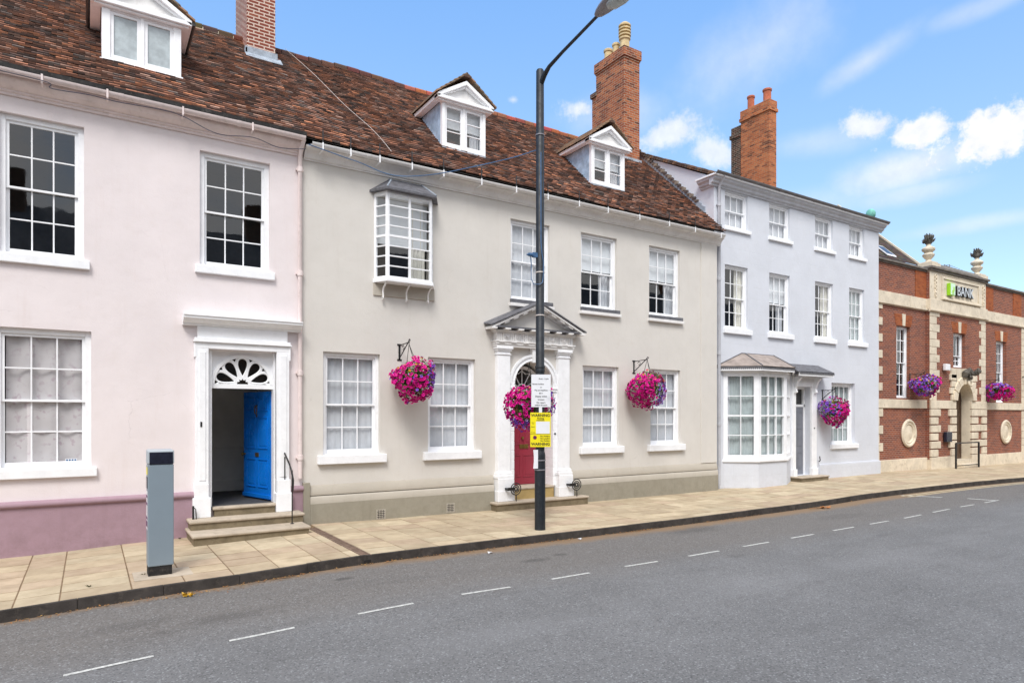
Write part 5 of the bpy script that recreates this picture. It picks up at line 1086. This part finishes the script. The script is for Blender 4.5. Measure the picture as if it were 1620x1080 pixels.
# roundels, lintels
for x, z in ((27.17, 1.48), (36.02, 1.42)):
    m_ = MB(); m_.lathe(x, z, [(.52, YB), (.56, YB-.05), (.52, YB-.10), (.46, YB-.10), (.42, YB-.05), (.40, YB-.07), (.36, YB-.07), (.34, YB-.03), (.30, YB-.035), (.0, YB-.09)], 32, 'y'); m_.build('roundel', 'stone', bk_, smooth=True)
for (a, b, z, y) in ((W1[0], W1[1], W1[3], YB), (W2[0], W2[1], W2[3], YC), (W3[0], W3[1], W3[3], YB)):
    m_ = MB(); c_ = (a+b)/2; m_.hexa([(a-.05, y-.008, z), (b+.05, y-.008, z), (b+.05, y+.02, z), (a-.05, y+.02, z), (a-.18, y-.008, z+.45), (b+.18, y-.008, z+.45), (b+.18, y+.02, z+.45), (a-.18, y+.02, z+.45)]); li = m_.build('brick_lintel', 'bankbrick2', bk_)
    m_ = MB(); m_.hexa([(c_-.09, y-.03, z), (c_+.09, y-.03, z), (c_+.09, y, z), (c_-.09, y, z), (c_-.13, y-.03, z+.47), (c_+.13, y-.03, z+.47), (c_+.13, y, z+.47), (c_-.13, y, z+.47)]); m_.build('keystone', 'stone', li, bev=.006)
for a, b in ((27.75, CA), (24.57, 24.9), (CB+.02, 34.75), (36.9, 37.8)): MB().box(a, b, YB-.03, YB+.01, 6.90, 7.99).build('parapet_pilaster', 'bankbrick2', bk_, bev=.004)
# urn finials with carved flames
for x in (29.05, 33.42):
    y = .5; z = 8.22; m_ = MB(); m_.box(x-.36, x+.36, y-.3, y+.3, z, z+.18); m_.box(x-.25, x+.25, y-.25, y+.25, z+.18, z+.24)
    m_.lathe(x, y, [(.22, z+.24), (.12, z+.30), (.09, z+.36), (.15, z+.42), (.21, z+.50), (.23, z+.56), (.19, z+.60), (.14, z+.63), (.17, z+.68), (.24, z+.74), (.25, z+.80), (.20, z+.86), (.12, z+.90), (.08, z+.95), (.09, z+1.0)], 20); u_ = m_.build('urn_finial', 'stone', bk_, smooth=True)
    m_ = MB(); rk_ = random.Random(int(x)); m_.lathe(x, y, [(.08, z+.98), (.14, z+1.05), (.17, z+1.15), (.14, z+1.27), (.08, z+1.36), (.01, z+1.38)], 14)
    for k in range(46):
        a = rk_.random()*6.3; e_ = rk_.uniform(-.4, 1.3); d_ = Vector((cos(a)*cos(e_), sin(a)*cos(e_), sin(e_))); c_ = Vector((x, y, z+1.15)); m_.tube([c_+d_*.13, c_+d_*.20, c_+d_*.25+Vector((0, 0, .06))], [.05, .032, .008], 5)
    m_.build('carved_flames', 'carved', u_, smooth=True)
# BANK letters and green block
lt = Matrix.Translation(Vector((31.42, YC-.075, 7.40))) @ Matrix.Rotation(pi/2, 4, 'X')
text('BANK', .57, 'ink', lt, bk_, 'sign_letters', .05, bold=.012)
lt2 = Matrix.Translation(Vector((31.42, YC-.130, 7.40))) @ Matrix.Rotation(pi/2, 4, 'X')
text('BANK', .57, 'steel', lt2, bk_, 'letter_faces', .004, bold=.004)
m_ = MB(); m_.box(29.98, 30.40, YC-.17, YC-.03, 7.17, 7.67); lg = m_.build('logo_block', 'green', bk_, bev=.01)
MB().box(30.0, 30.385, YC-.178, YC-.168, 7.19, 7.65).build('logo_face', 'palegreen', lg)
m_ = MB(); m_.box(30.22, 30.32, YC-.183, YC-.178, 7.36, 7.52); m_.box(30.12, 30.26, YC-.183, YC-.178, 7.27, 7.38); m_.box(30.12, 30.16, YC-.183, YC-.178, 7.2, 7.28); m_.box(30.22, 30.26, YC-.183, YC-.178, 7.2, 7.28); m_.build('logo_figure', 'green', lg)
MB().box(29.66, 30.14, YC-.17, YC-.04, 1.08, 1.50).build('wall_letterbox', 'panel', bk_, bev=.015)
MB().box(29.62, 29.98, YC-.18, YC-.03, 4.03, 4.30).build('alarm_box', 'signwhite', bk_, bev=.03)
bracket(bk_, 27.35, 3.80, YB, .55); bracket(bk_, 33.95, 3.75, YB, .55)
m_ = MB(); m_.tube([(37.9, YB, 4.05), (37.9, -.9, 4.05)], .025, 6); m_.box(37.87, 37.93, YB-.02, YB+.02, 3.75, 4.2); m_.build('sign_arm', 'black', bk_)
# tiled roof behind the parapet
mb = MB(); rk_ = random.Random(8); n_ = 42
for r in range(n_):
    ya = .75+r*.085; z = 8.35+(ya-.75)*.96; x = 24.5-(.1 if r % 2 else 0)
    while x < 28.9:
        b = min(x+.2, 28.92); c = tuple(q*rk_.uniform(.7, 1.3) for q in rk_.choice([(.09, .065, .05), (.12, .085, .065), (.07, .055, .05)]))
        mb.face([(x+.003, ya, z+.03), (b-.003, ya, z+.03), (b-.003, ya+.11, z+.118), (x+.003, ya+.11, z+.118)], c); mb.face([(x+.003, ya, z+.01), (b-.003, ya, z+.01), (b-.003, ya, z+.03), (x+.003, ya, z+.03)], tuple(q*.6 for q in c)); x += .2
rr0 = mb.build('roof_tiles', 'tile', bk_)
mb = MB(); mb.face([(24.5, .75, 8.35), (28.9, .75, 8.35), (28.9, 4.3, 11.75), (24.5, 4.3, 11.75)]); mb.face([(28.9, .75, 8.0), (28.9, 4.3, 11.7), (28.9, 7.9, 8.0)]); mb.build('roof_slope', 'slate', bk_)
MB().hexa([(28.86, .7, 8.33), (28.96, .7, 8.33), (28.96, 4.3, 11.78), (28.86, 4.3, 11.78), (28.86, .7, 8.41), (28.96, .7, 8.41), (28.96, 4.3, 11.86), (28.86, 4.3, 11.86)]).build('verge', 'stone', bk_)
m_ = MB(); m_.hexa([(26.55, .86, 8.52), (27.25, .86, 8.52), (27.25, 1.4, 9.04), (26.55, 1.4, 9.04), (26.55, .86, 8.56), (27.25, .86, 8.56), (27.25, 1.4, 9.08), (26.55, 1.4, 9.08)]); sk_ = m_.build('skylight', 'white', bk_); MB().hexa([(26.63, .9, 8.60), (27.17, .9, 8.60), (27.17, 1.34, 9.03), (26.63, 1.34, 9.03), (26.63, .9, 8.605), (27.17, .9, 8.605), (27.17, 1.34, 9.035), (26.63, 1.34, 9.035)]).build('skylight_glass', 'panel', sk_)
# entrance railing
t = empty('entrance_railing', (30.8, -.2, 0), 'black tubular railing in front of the arched bank entrance', 'railing')
m_ = MB(); ra, rb_ = 29.8, 31.85; m_.box(ra, rb_, -.22, -.18, 1.02, 1.07); m_.box(ra, rb_, -.215, -.185, .10, .13); m_.build('rail', 'black', t, bev=.004)
for x in (ra, rb_): MB().box(x-.03, x+.03, -.23, -.17, gz(x)-.02, 1.05).build('post', 'black', t, bev=.004)

# building beyond the bank
fb = empty('slate_roofed_building', (52, 10, 0), 'grey slate roof with a television aerial rising beyond the bank', 'building')
mb = MB(); mb.box(46.2, 62, 8, 16, -.3, 10.6); mb.build('wall', 'trim', fb)
mb = MB(); mb.prism([(7.6, 10.5), (16.4, 10.5), (12, 12.6)], 'x', 46, 62.4); mb.build('roof', 'slate', fb)
m_ = MB(); m_.tube([(49.5, 8.6, 10.8), (49.5, 8.6, 12.5)], .03, 6); m_.tube([(48.7, 8.6, 12.4), (51.2, 8.6, 12.2)], .025, 6)
for k in range(7): m_.tube([(48.9+k*.35, 8.3, 12.38-k*.03), (48.9+k*.35, 8.9, 12.38-k*.03)], .015, 5)
m_.build('aerial', 'galv', fb)
# terrace across the road (seen as the dark reflection in the window panes)
ot = empty('brick_terrace', (10, -25, 0), 'dark brown brick terrace opposite, mirrored in the upper window panes', 'building')
mb = MB(); mb.box(-30, 70, -34, -25, -.3, 9.0); mb.build('wall', 'oppbrick', ot)
mb = MB(); mb.prism([(-34.3, 8.9), (-24.7, 8.9), (-29.5, 13.2)], 'x', -30, 70); mb.build('roof', 'slate', ot)
for k in range(16): MB().box(-28+k*6, -26.8+k*6, -30.1, -28.9, 12.0, 15.0).build('chimney', 'oppbrick', ot)
mb = MB()
for k in range(32):
    for z in (1.2, 4.2): mb.box(-29+k*3.1, -27.9+k*3.1, -25.02, -24.98, z, z+1.7)
mb.build('windows', 'panel', ot)

# ------------------------------------------------------------------ LAMP POST, SIGNS
LX, LY = 7.165, -2.78
lp = empty('street_lamp', (LX, LY, gz(LX)), 'tall dark street lamp post standing by the kerb in front of the red door', 'street lamp')
MB().lathe(LX, LY, [(.102, -.02), (.102, 1.40), (.098, 1.44), (.085, 1.49), (.078, 1.52)], 24).build('base_sleeve', 'blackpole', lp, smooth=True)
MB().lathe(LX, LY, [(.086, 1.5), (.084, 2.98), (.092, 2.99), (.092, 3.03), (.086, 3.05), (.095, 3.06), (.095, 3.09), (.082, 3.11), (.074, 8.66), (.06, 8.69), (.0, 8.70)], 24).build('pole', 'blackpole', lp, smooth=True)
m_ = MB(); m_.tube([(LX, LY-.04, 8.42), (LX, LY-.13, 8.52), (LX, LY-.30, 8.62), (LX, LY-.7, 8.70), (LX, -4.48, 8.86)], [.05, .048, .036, .030, .027], 12); m_.build('arm', 'blackpole', lp, smooth=True)
hd = MB(); pr = [(-4.42, .045, .05, .04), (-4.50, .085, .075, .07), (-4.62, .125, .085, .075), (-4.85, .165, .095, .07), (-5.10, .18, .09, .06), (-5.30, .15, .07, .05), (-5.40, .08, .03, .03)]; n = 20; i0 = 0
for (y, w_, ht, hb) in pr:
    for j in range(n): a = 2*pi*j/n; hd.v.append((LX+w_*cos(a), y, 8.88+(y+4.42)*-.06+(ht if sin(a) > 0 else hb)*sin(a)))
for k in range(len(pr)-1):
    for j in range(n): a = k*n+j; b = k*n+(j+1) % n; hd.f.append((a, b, b+n, a+n)); hd.c.append(None)
hd.f += [tuple(range(n)), tuple(range((len(pr)-1)*n, len(pr)*n))]; hd.c += [None, None]
hd_ = hd.build('lantern_head', 'galv', lp, smooth=True)
m_ = MB(); pr2 = [(-4.72, .03, .01), (-4.80, .115, .05), (-5.0, .15, .075), (-5.18, .14, .07), (-5.30, .07, .03)]
for (y, w_, hb) in pr2:
    for j in range(n): a = 2*pi*j/n; m_.v.append((LX+w_*cos(a), y, 8.83+(y+4.42)*-.06+hb*(sin(a) if sin(a) < 0 else sin(a)*.2)-.012))
for k in range(len(pr2)-1):
    for j in range(n): a = k*n+j; b = k*n+(j+1) % n; m_.f.append((a, b, b+n, a+n)); m_.c.append(None)
m_.build('lens_bowl', 'frost', hd_, smooth=True)
for z, mt in ((4.86, 'palecable'), (4.05, 'palecable'), (1.32, 'galv'), (1.14, 'galv'), (7.45, 'galv')):
    r_ = .104 if z < 1.4 else .082; MB().lathe(LX, LY, [(r_, z-.012), (r_+.006, z-.010), (r_+.006, z+.010), (r_, z+.012)], 20).build('strap', mt, lp)
m_ = MB(); m_.box(LX-.17, LX-.07, LY-.03, LY+.03, 5.13, 5.22); m_.tube([(LX-.17, LY, 5.17), (LX-.26, LY, 5.17)], .035, 10); m_.tube([(LX-.26, LY, 5.17), (LX-.30, LY, 5.16)], .018, 8); m_.build('cable_connector', 'bluecable', lp, bev=.004)
m_ = MB(); m_.tube([(LX-.04, LY-.085, 7.1), (LX-.04, LY-.088, 5.4), (LX-.02, LY-.09, 5.2), (LX+.01, LY-.095, 5.05), (LX+.01, LY-.095, 4.80), (LX-.01, LY-.095, 4.66), (LX-.06, LY-.09, 4.62), (LX-.16, LY-.02, 4.62), (LX-.2, LY, 4.72), (LX-.20, LY, 5.0), (LX-.22, LY, 5.14)], .009, 6); m_.build('drop_cable', 'bluecable', lp, smooth=True)
# signs face the camera side of the street
sa = radians(-30)
def SM(z, o=.10): # sign local: x right, y up, +z towards viewer
    return Matrix.Translation(Vector((LX, LY, z))) @ Matrix.Rotation(sa, 4, 'Z') @ Matrix.Translation(Vector((0, -o, 0))) @ Matrix.Rotation(pi/2, 4, 'X')
def plate(name, w_, h_, z, mat, label, cat, ox=0.):
    m_ = MB(); m_.box(-w_/2+ox, w_/2+ox, -h_/2, h_/2, -.003, .0); m_.xf(SM(z)); o = m_.build(name, mat, None, label, bev=.001); o['category'] = cat; return o
S1 = plate('parking_sign', .365, .61, 2.625, 'signwhite', 'white parking times sign with black text fixed on the lamp post', 'sign', ox=.01)
m_ = MB(); ring(m_, -.1725, .1925, -.305, .305, .0005, .0012, .004); m_.xf(SM(2.625)).build('border', 'ink', S1)
for s_, sz, xx, zz_ in (('8 am - 6 pm', .038, .06, .225), ('Permit holders', .036, -.045, .125), ('or', .034, .01, .065), ('Pay at machine', .04, .01, .01), ('Display ticket', .04, .01, -.105), ('2 hours', .04, .01, -.165), ('No return', .04, .01, -.222), ('within 8 hours', .04, .01, -.270)):
    text(s_, sz, 'ink', SM(2.625) @ Matrix.Translation(Vector((xx, zz_, .002))), S1, 'lettering', .0005, bold=.0006)
m_ = MB(); ring(m_, .105, .180, .10, .15, .001, .002, .010); m_.box(-.015, .045, -.052, -.044, .001, .002); m_.xf(SM(2.625)).build('symbols', 'ink', S1)
m_ = MB(); m_.face([(-.03, -.048, .0015), (-.005, -.028, .0015), (-.005, -.068, .0015)]); m_.xf(SM(2.625)).build('arrow_head', 'ink', S1)
S2 = plate('warning_sign', .385, .645, 1.895, 'signyellow', 'yellow WARNING parking suspension sign with pasted white sheet on the lamp post', 'sign', ox=-.0)
text('WARNING', .072, 'ink', SM(1.895) @ Matrix.Translation(Vector((0, .268, .002))), S2, 'lettering', .0005, bold=.002)
text('Parking', .042, 'ink', SM(1.895) @ Matrix.Translation(Vector((0, .214, .002))), S2, 'lettering', .0005, bold=.001)
text('suspension', .034, 'ink', SM(1.895) @ Matrix.Translation(Vector((0, .178, .002))), S2, 'lettering', .0005, bold=.001)
for s_, zz_ in (('From', .135), ('To', .112), ('Reason', .055), ('Contact', -.05)): text(s_, .024, 'ink', SM(1.895) @ Matrix.Translation(Vector((-.14, zz_, .002))), S2, 'lettering', .0005)
for s_, zz_ in (('No Waiting', -.12), ('No Loading', -.163), ('No Parking', -.206)): text(s_, .038, 'ink', SM(1.895) @ Matrix.Translation(Vector((.085, zz_, .002))), S2, 'lettering', .0005, bold=.0008)
text('WARNING', .072, 'ink', SM(1.895) @ Matrix.Translation(Vector((0, -.27, .002))), S2, 'lettering', .0005, bold=.002)
m_ = MB(); m_.box(-.1925, .1925, -.083, -.078, .0005, .0015); m_.xf(SM(1.895)).build('divider', 'ink', S2)
m_ = MB(); m_.box(-.085, .175, -.072, .155, .0005, .002); m_.xf(SM(1.895)).build('pasted_sheet', 'paper', S2)
m_ = MB(); m_.tube([(-.105, -.145, .001), (-.105, -.145, .0025)], .036, 24); m_.xf(SM(1.895)).build('disc', 'signred', S2); m_ = MB(); m_.tube([(-.105, -.145, .002), (-.105, -.145, .0035)], .027, 24); m_.xf(SM(1.895)).build('disc_centre', 'signpurple', S2)
m_ = MB(); m_.box(-.03, .03, -.05, .05, -.006, -.002); m_.xf(SM(2.27)); m_.build('clip', 'signwhite', S2)
m_ = MB(); n_ = 8
for k in range(n_):
    za_, zb_ = 1.17+.35*k/n_, 1.17+.35*(k+1)/n_; bl = lambda z: .015*sin((z-1.17)*9)
    m_.face([(LX-.095, LY-.07, za_), (LX-.17+bl(za_), LY-.02, za_), (LX-.17+bl(zb_), LY-.02, zb_), (LX-.095, LY-.07, zb_)])
o = m_.build('paper_notice', 'paper', None, 'curled laminated paper notice tied to the left of the lamp post base'); o['category'] = 'notice'
md = o.modifiers.new('thick', 'SOLIDIFY'); md.thickness = .002
# cables
def cable(name, pts, r, mat, label):
    # smooth sagging curve through points
    P = [Vector(p) for p in pts]; out = []
    for k in range(len(P)-1):
        p0, p1, p2, p3 = P[max(k-1, 0)], P[k], P[k+1], P[min(k+2, len(P)-1)]
        for q in range(8): t_ = q/8; out.append(.5*((2*p1)+(-p0+p2)*t_+(2*p0-5*p1+4*p2-p3)*t_*t_+(-p0+3*p1-3*p2+p3)*t_**3))
    out.append(P[-1]); o = MB().tube(out, r, 6).build(name, mat, None, label, smooth=True); o['category'] = 'cable'; return o
cable('lighting_cable', [(3.5, -.37, 7.30), (4.1, -.36, 7.22), (4.55, -.36, 7.16), (5.0, -.40, 7.05), (5.35, -.6, 6.99), (5.8, -1.05, 6.98), (6.3, -1.7, 7.02), (6.8, -2.35, 7.09), (LX-.05, LY+.05, 7.18)], .009, 'bluecable', 'blue festoon cable sagging from the beige eaves to the lamp post')
cable('eaves_cable', [(-2, -.36, 7.38), (-.62, -.37, 7.37), (-.5, -.37, 7.28), (.0, -.37, 7.31), (.4, -.37, 7.30), (1.0, -.37, 7.33), (1.36, -.37, 7.30), (1.9, -.37, 7.13), (2.5, -.37, 7.20), (2.95, -.37, 7.12), (3.45, -.37, 7.20)], .007, 'darkcable', 'thin dark cable looping along the gutter of the pink house')
cable('roof_wire', [(3.95, 3.25, 10.95), (4.35, 2.2, 9.98), (4.7, 1.2, 9.0), (5.05, .35, 8.2), (5.2, -.30, 7.56)], .005, 'palecable', 'thin pale wire running down the roof tiles from ridge to gutter')

# ------------------------------------------------------------------ PARKING MACHINE
px_, py_ = .815, -2.77
t = empty('parking_machine', (px_, py_, gz(.8)), 'blue grey pay and display machine standing on the pavement', 'ticket machine')
hw_, hd2 = .155, .14
MB().box(px_-hw_+.005, px_+hw_-.02, py_-hd2+.01, py_+hd2-.01, -.02, .13).build('base', 'rubber', t, bev=.006)
MB().box(px_-hw_, px_+hw_, py_-hd2, py_+hd2, .13, 1.50).build('body', 'machine', t, bev=.014, seg=3)
hx = MB(); hx.hexa([(px_-hw_-.006, py_-hd2-.006, 1.50), (px_+hw_+.006, py_-hd2-.006, 1.50), (px_+hw_+.006, py_+hd2+.006, 1.50), (px_-hw_-.006, py_+hd2+.006, 1.50), (px_-hw_-.006, py_-hd2+.004, 1.69), (px_+hw_+.006, py_-hd2+.004, 1.69), (px_+hw_+.006, py_+hd2+.006, 1.70), (px_-hw_-.006, py_+hd2+.006, 1.70)]); cp_ = hx.build('cap', 'machinecap', t, bev=.022, seg=3)
MB().hexa([(px_-hw_+.018, py_-hd2-.010, 1.505), (px_+hw_-.010, py_-hd2-.010, 1.505), (px_+hw_-.01, py_-hd2+.004, 1.505), (px_-hw_+.018, py_-hd2+.004, 1.505), (px_-hw_+.018, py_-hd2-.002, 1.665), (px_+hw_-.010, py_-hd2-.002, 1.665), (px_+hw_-.01, py_-hd2+.012, 1.665), (px_-hw_+.018, py_-hd2+.012, 1.665)]).build('solar_panel', 'panel', cp_, bev=.003)
m_ = MB(); xl = px_-hw_-.002
m_.box(xl-.002, xl, py_-.10, py_+.10, 1.36, 1.46); m_.build('yellow_label', 'signyellow', t)
m_ = MB(); m_.box(xl-.002, xl, py_-.11, py_+.11, .62, 1.14); m_.build('tariff_label', 'paper', t)
m_ = MB()
for z in (1.05, .95, .70, .76, .66): m_.box(xl-.004, xl-.002, py_-.10, py_+.09, z, z+.035)
m_.build('tariff_bands', 'signpurple', t)
MB().box(xl-.006, xl, py_-.09, py_+.09, 1.18, 1.33).build('display', 'panel', t)
m_ = MB(); m_.hexa([(px_-.32, py_-.30, gz(.8)-.005), (px_+.38, py_-.30, gz(.8)-.005), (px_+.38, py_+.25, gz(.8)-.005), (px_-.32, py_+.25, gz(.8)-.005), (px_-.32, py_-.30, gz(.8)+.006), (px_+.38, py_-.30, gz(.8)+.006), (px_+.38, py_+.25, gz(.8)+.006), (px_-.32, py_+.25, gz(.8)+.006)]); m_.build('footing', 'step', t)

# ------------------------------------------------------------------ HANGING BASKETS
def basket(loc, rx, rz, hook, label, seed, pur, yel=(0, 0, 1), nf=1250, fs=.036, ry=None):
    """pur(d) -> chance that a flower facing direction d is purple"""
    rb = random.Random(seed); ry = ry or rx*.92; c = Vector(loc); t_ = empty('hanging_basket', loc, label, 'hanging basket', 'flower baskets hung along the street')
    m_ = MB(); m_.lathe(c.x, c.y, [(.02, c.z-.22), (.14, c.z-.19), (.21, c.z-.08), (.23, c.z+.04), (.20, c.z+.05), (.02, c.z+.03)], 18); m_.build('basket', 'rubber', t_)
    m_ = MB()
    for k in range(3): a = 2*pi*k/3+.4; m_.tube([(c.x+.2*cos(a), c.y+.2*sin(a), c.z+.05), tuple(hook)], .006, 5)
    m_.tube([tuple(hook), (hook[0], hook[1], hook[2]+.06)], .008, 5); m_.build('chain', 'black', t_)
    lumps = [(Vector((rb.gauss(0, 1), rb.gauss(0, 1), rb.gauss(0, 1))).normalized(), rb.uniform(-.17, .12)) for _ in range(34)]
    def rad(d):
        s_ = 1.
        for l, a in lumps: s_ += a*max(0, (d.dot(l)-.72)/.28)**1.3
        return s_
    def pos(d, k=1.): r_ = rad(d)*k; z = d.z*rz; zz = z*(.82 if d.z > 0 else 1.0+.08*sin(d.x*9+d.y*7)); return c+Vector((d.x*rx*r_, d.y*ry*r_, zz*r_))
    lv = MB()
    for k in range(1500):
        d = Vector((rb.gauss(0, 1), rb.gauss(0, 1), rb.gauss(0, 1))).normalized(); p = pos(d, rb.uniform(.55, .96)); s_ = rb.uniform(.018, .036)
        e1 = d.cross(Vector((rb.gauss(0, 1), rb.gauss(0, 1), rb.gauss(0, 1)))).normalized(); n_ = (d+Vector((rb.gauss(0, .5), rb.gauss(0, .5), rb.gauss(0, .5)))).normalized(); e2 = n_.cross(e1).normalized()
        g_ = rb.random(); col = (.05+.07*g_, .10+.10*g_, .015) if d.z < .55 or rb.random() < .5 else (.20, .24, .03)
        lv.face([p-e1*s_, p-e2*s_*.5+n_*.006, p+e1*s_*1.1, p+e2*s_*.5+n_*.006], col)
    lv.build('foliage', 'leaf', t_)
    fl = {'flowers': MB(), 'purple_flowers': MB()}
    gap = [Vector((rb.gauss(0, 1), rb.gauss(0, 1)-.6, rb.gauss(0, .8))).normalized() for _ in range(14)]
    trail = []; st_ = MB()
    for k in range(9):
        a = rb.random()*6.3; d = Vector((cos(a)*.75, sin(a)*.75, -.66)); p0 = pos(d, .85); L_ = rb.uniform(.06, .17)*(rx/.5); q1 = p0+Vector((cos(a)*.03, sin(a)*.03, -L_*.5)); q2 = p0+Vector((cos(a)*.02+rb.uniform(-.03, .03), sin(a)*.02, -L_))
        st_.tube([p0, q1, q2], .004, 4, col=(.07, .10, .02)); trail += [(q1, d), (q2, d), (q2+Vector((.03, .01, .02)), d), (q2+Vector((-.03, .01, .03)), d)]
    st_.build('trailing_stems', 'leaf', t_)
    for k in range(nf+len(trail)):
        d = Vector((rb.gauss(0, 1), rb.gauss(0, 1), rb.gauss(0, 1))).normalized()
        if k >= nf: d = trail[k-nf][1]
        if d.z > .72 and rb.random() < .6: continue
        if any(d.dot(g) > .975 for g in gap) and rb.random() < .8: continue
        p = pos(d, rb.uniform(.90, 1.07)) if k < nf else trail[k-nf][0]; s_ = fs*rb.uniform(.7, 1.15); nn = (d+Vector((rb.gauss(0, .35), rb.gauss(0, .35)-.15, rb.gauss(0, .35)+.15))).normalized()
        e1 = nn.cross(Vector((0, 0, 1))); e1 = e1.normalized() if e1.length > .1 else Vector((1, 0, 0)); e2 = nn.cross(e1); a0 = rb.random()*6
        if d.z > .35 and rb.random() < .16: kind, col, cc, s_ = 'flowers', (.75, .42, .02), (.35, .12, .02), s_*.7
        elif rb.random() < pur(d): kind = 'purple_flowers'; g_ = rb.random(); col = (.22+.16*g_, .05+.10*g_, .62+.2*g_) if g_ < .8 else (.55, .38, .75); cc = (.05, .01, .16); s_ *= .8
        else:
            kind = 'flowers'; g_ = rb.random(); col = (.70+.26*g_, .003+.010*g_, .24+.13*g_) if g_ < .85 else (.36, .0, .11); cc = (.10, .0, .09)
        pts = []
        for j in range(10): rr_ = s_*(1. if j % 2 == 0 else .80); a = a0+2*pi*j/10; pts.append(p+e1*cos(a)*rr_+e2*sin(a)*rr_+nn*s_*.22*(1 if j % 2 else .7))
        ctr = p-nn*s_*.35; mid = [p+(q-p)*.34-nn*s_*.02 for q in pts]
        for j in range(0, 10, 2):
            q = (j+1) % 10; r2 = (j+2) % 10
            fl[kind].face([mid[j], pts[j], pts[q], pts[r2], mid[r2]], (tuple(x*.55 for x in col), col, col, col, tuple(x*.55 for x in col)))
            fl[kind].face([ctr, mid[j], mid[r2]], (cc, cc, cc))
    for k_, m2 in fl.items():
        if m2.f: m2.build(k_, 'petal', t_)
    # trailing stems with a few blooms under the ball
    return t_
right = Vector((cs, -sn, 0))
basket((5.62, -.52, 2.93), .49, .47, (5.50, -.50, 3.62), 'round magenta flower basket on the beige wall between the two left ground floor windows', 21, lambda d: .85 if d.dot(right) > .72 else .06)
basket((7.31, -2.20, 2.40), .50, .55, (7.25, -2.3, 3.15), 'magenta flower basket hanging behind the lamp post signs, largest in the picture', 22, lambda d: .7 if d.z < -.55 or d.dot(right) > .75 else .04)
basket((12.22, -.52, 2.93), .53, .52, (12.18, -.50, 3.62), 'magenta and purple flower basket on the beige wall right of the red door', 23, lambda d: .85 if d.dot(right) > .35 and d.z < .25 else .05)
basket((20.98, -.32, 2.38), .55, .50, (20.98, -.32, 3.04), 'half purple half magenta flower basket on the grey house beside its door', 24, lambda d: .88 if d.dot(right) < -.05 and d.z > -.5 else .08, nf=900, fs=.042)
basket((27.52, -.12, 3.40), .60, .50, (27.35, -.13, 3.84), 'mostly purple flower basket hanging on the bank left of its arched entrance', 25, lambda d: .85 if d.dot(right) < .3 else .2, nf=800, fs=.05)
basket((34.1, -.12, 3.34), .62, .47, (33.95, -.13, 3.80), 'magenta flower basket with lilac top hanging on the bank right of its entrance', 26, lambda d: .75 if d.z > .2 or d.dot(right) < -.7 else .08, nf=800, fs=.055)
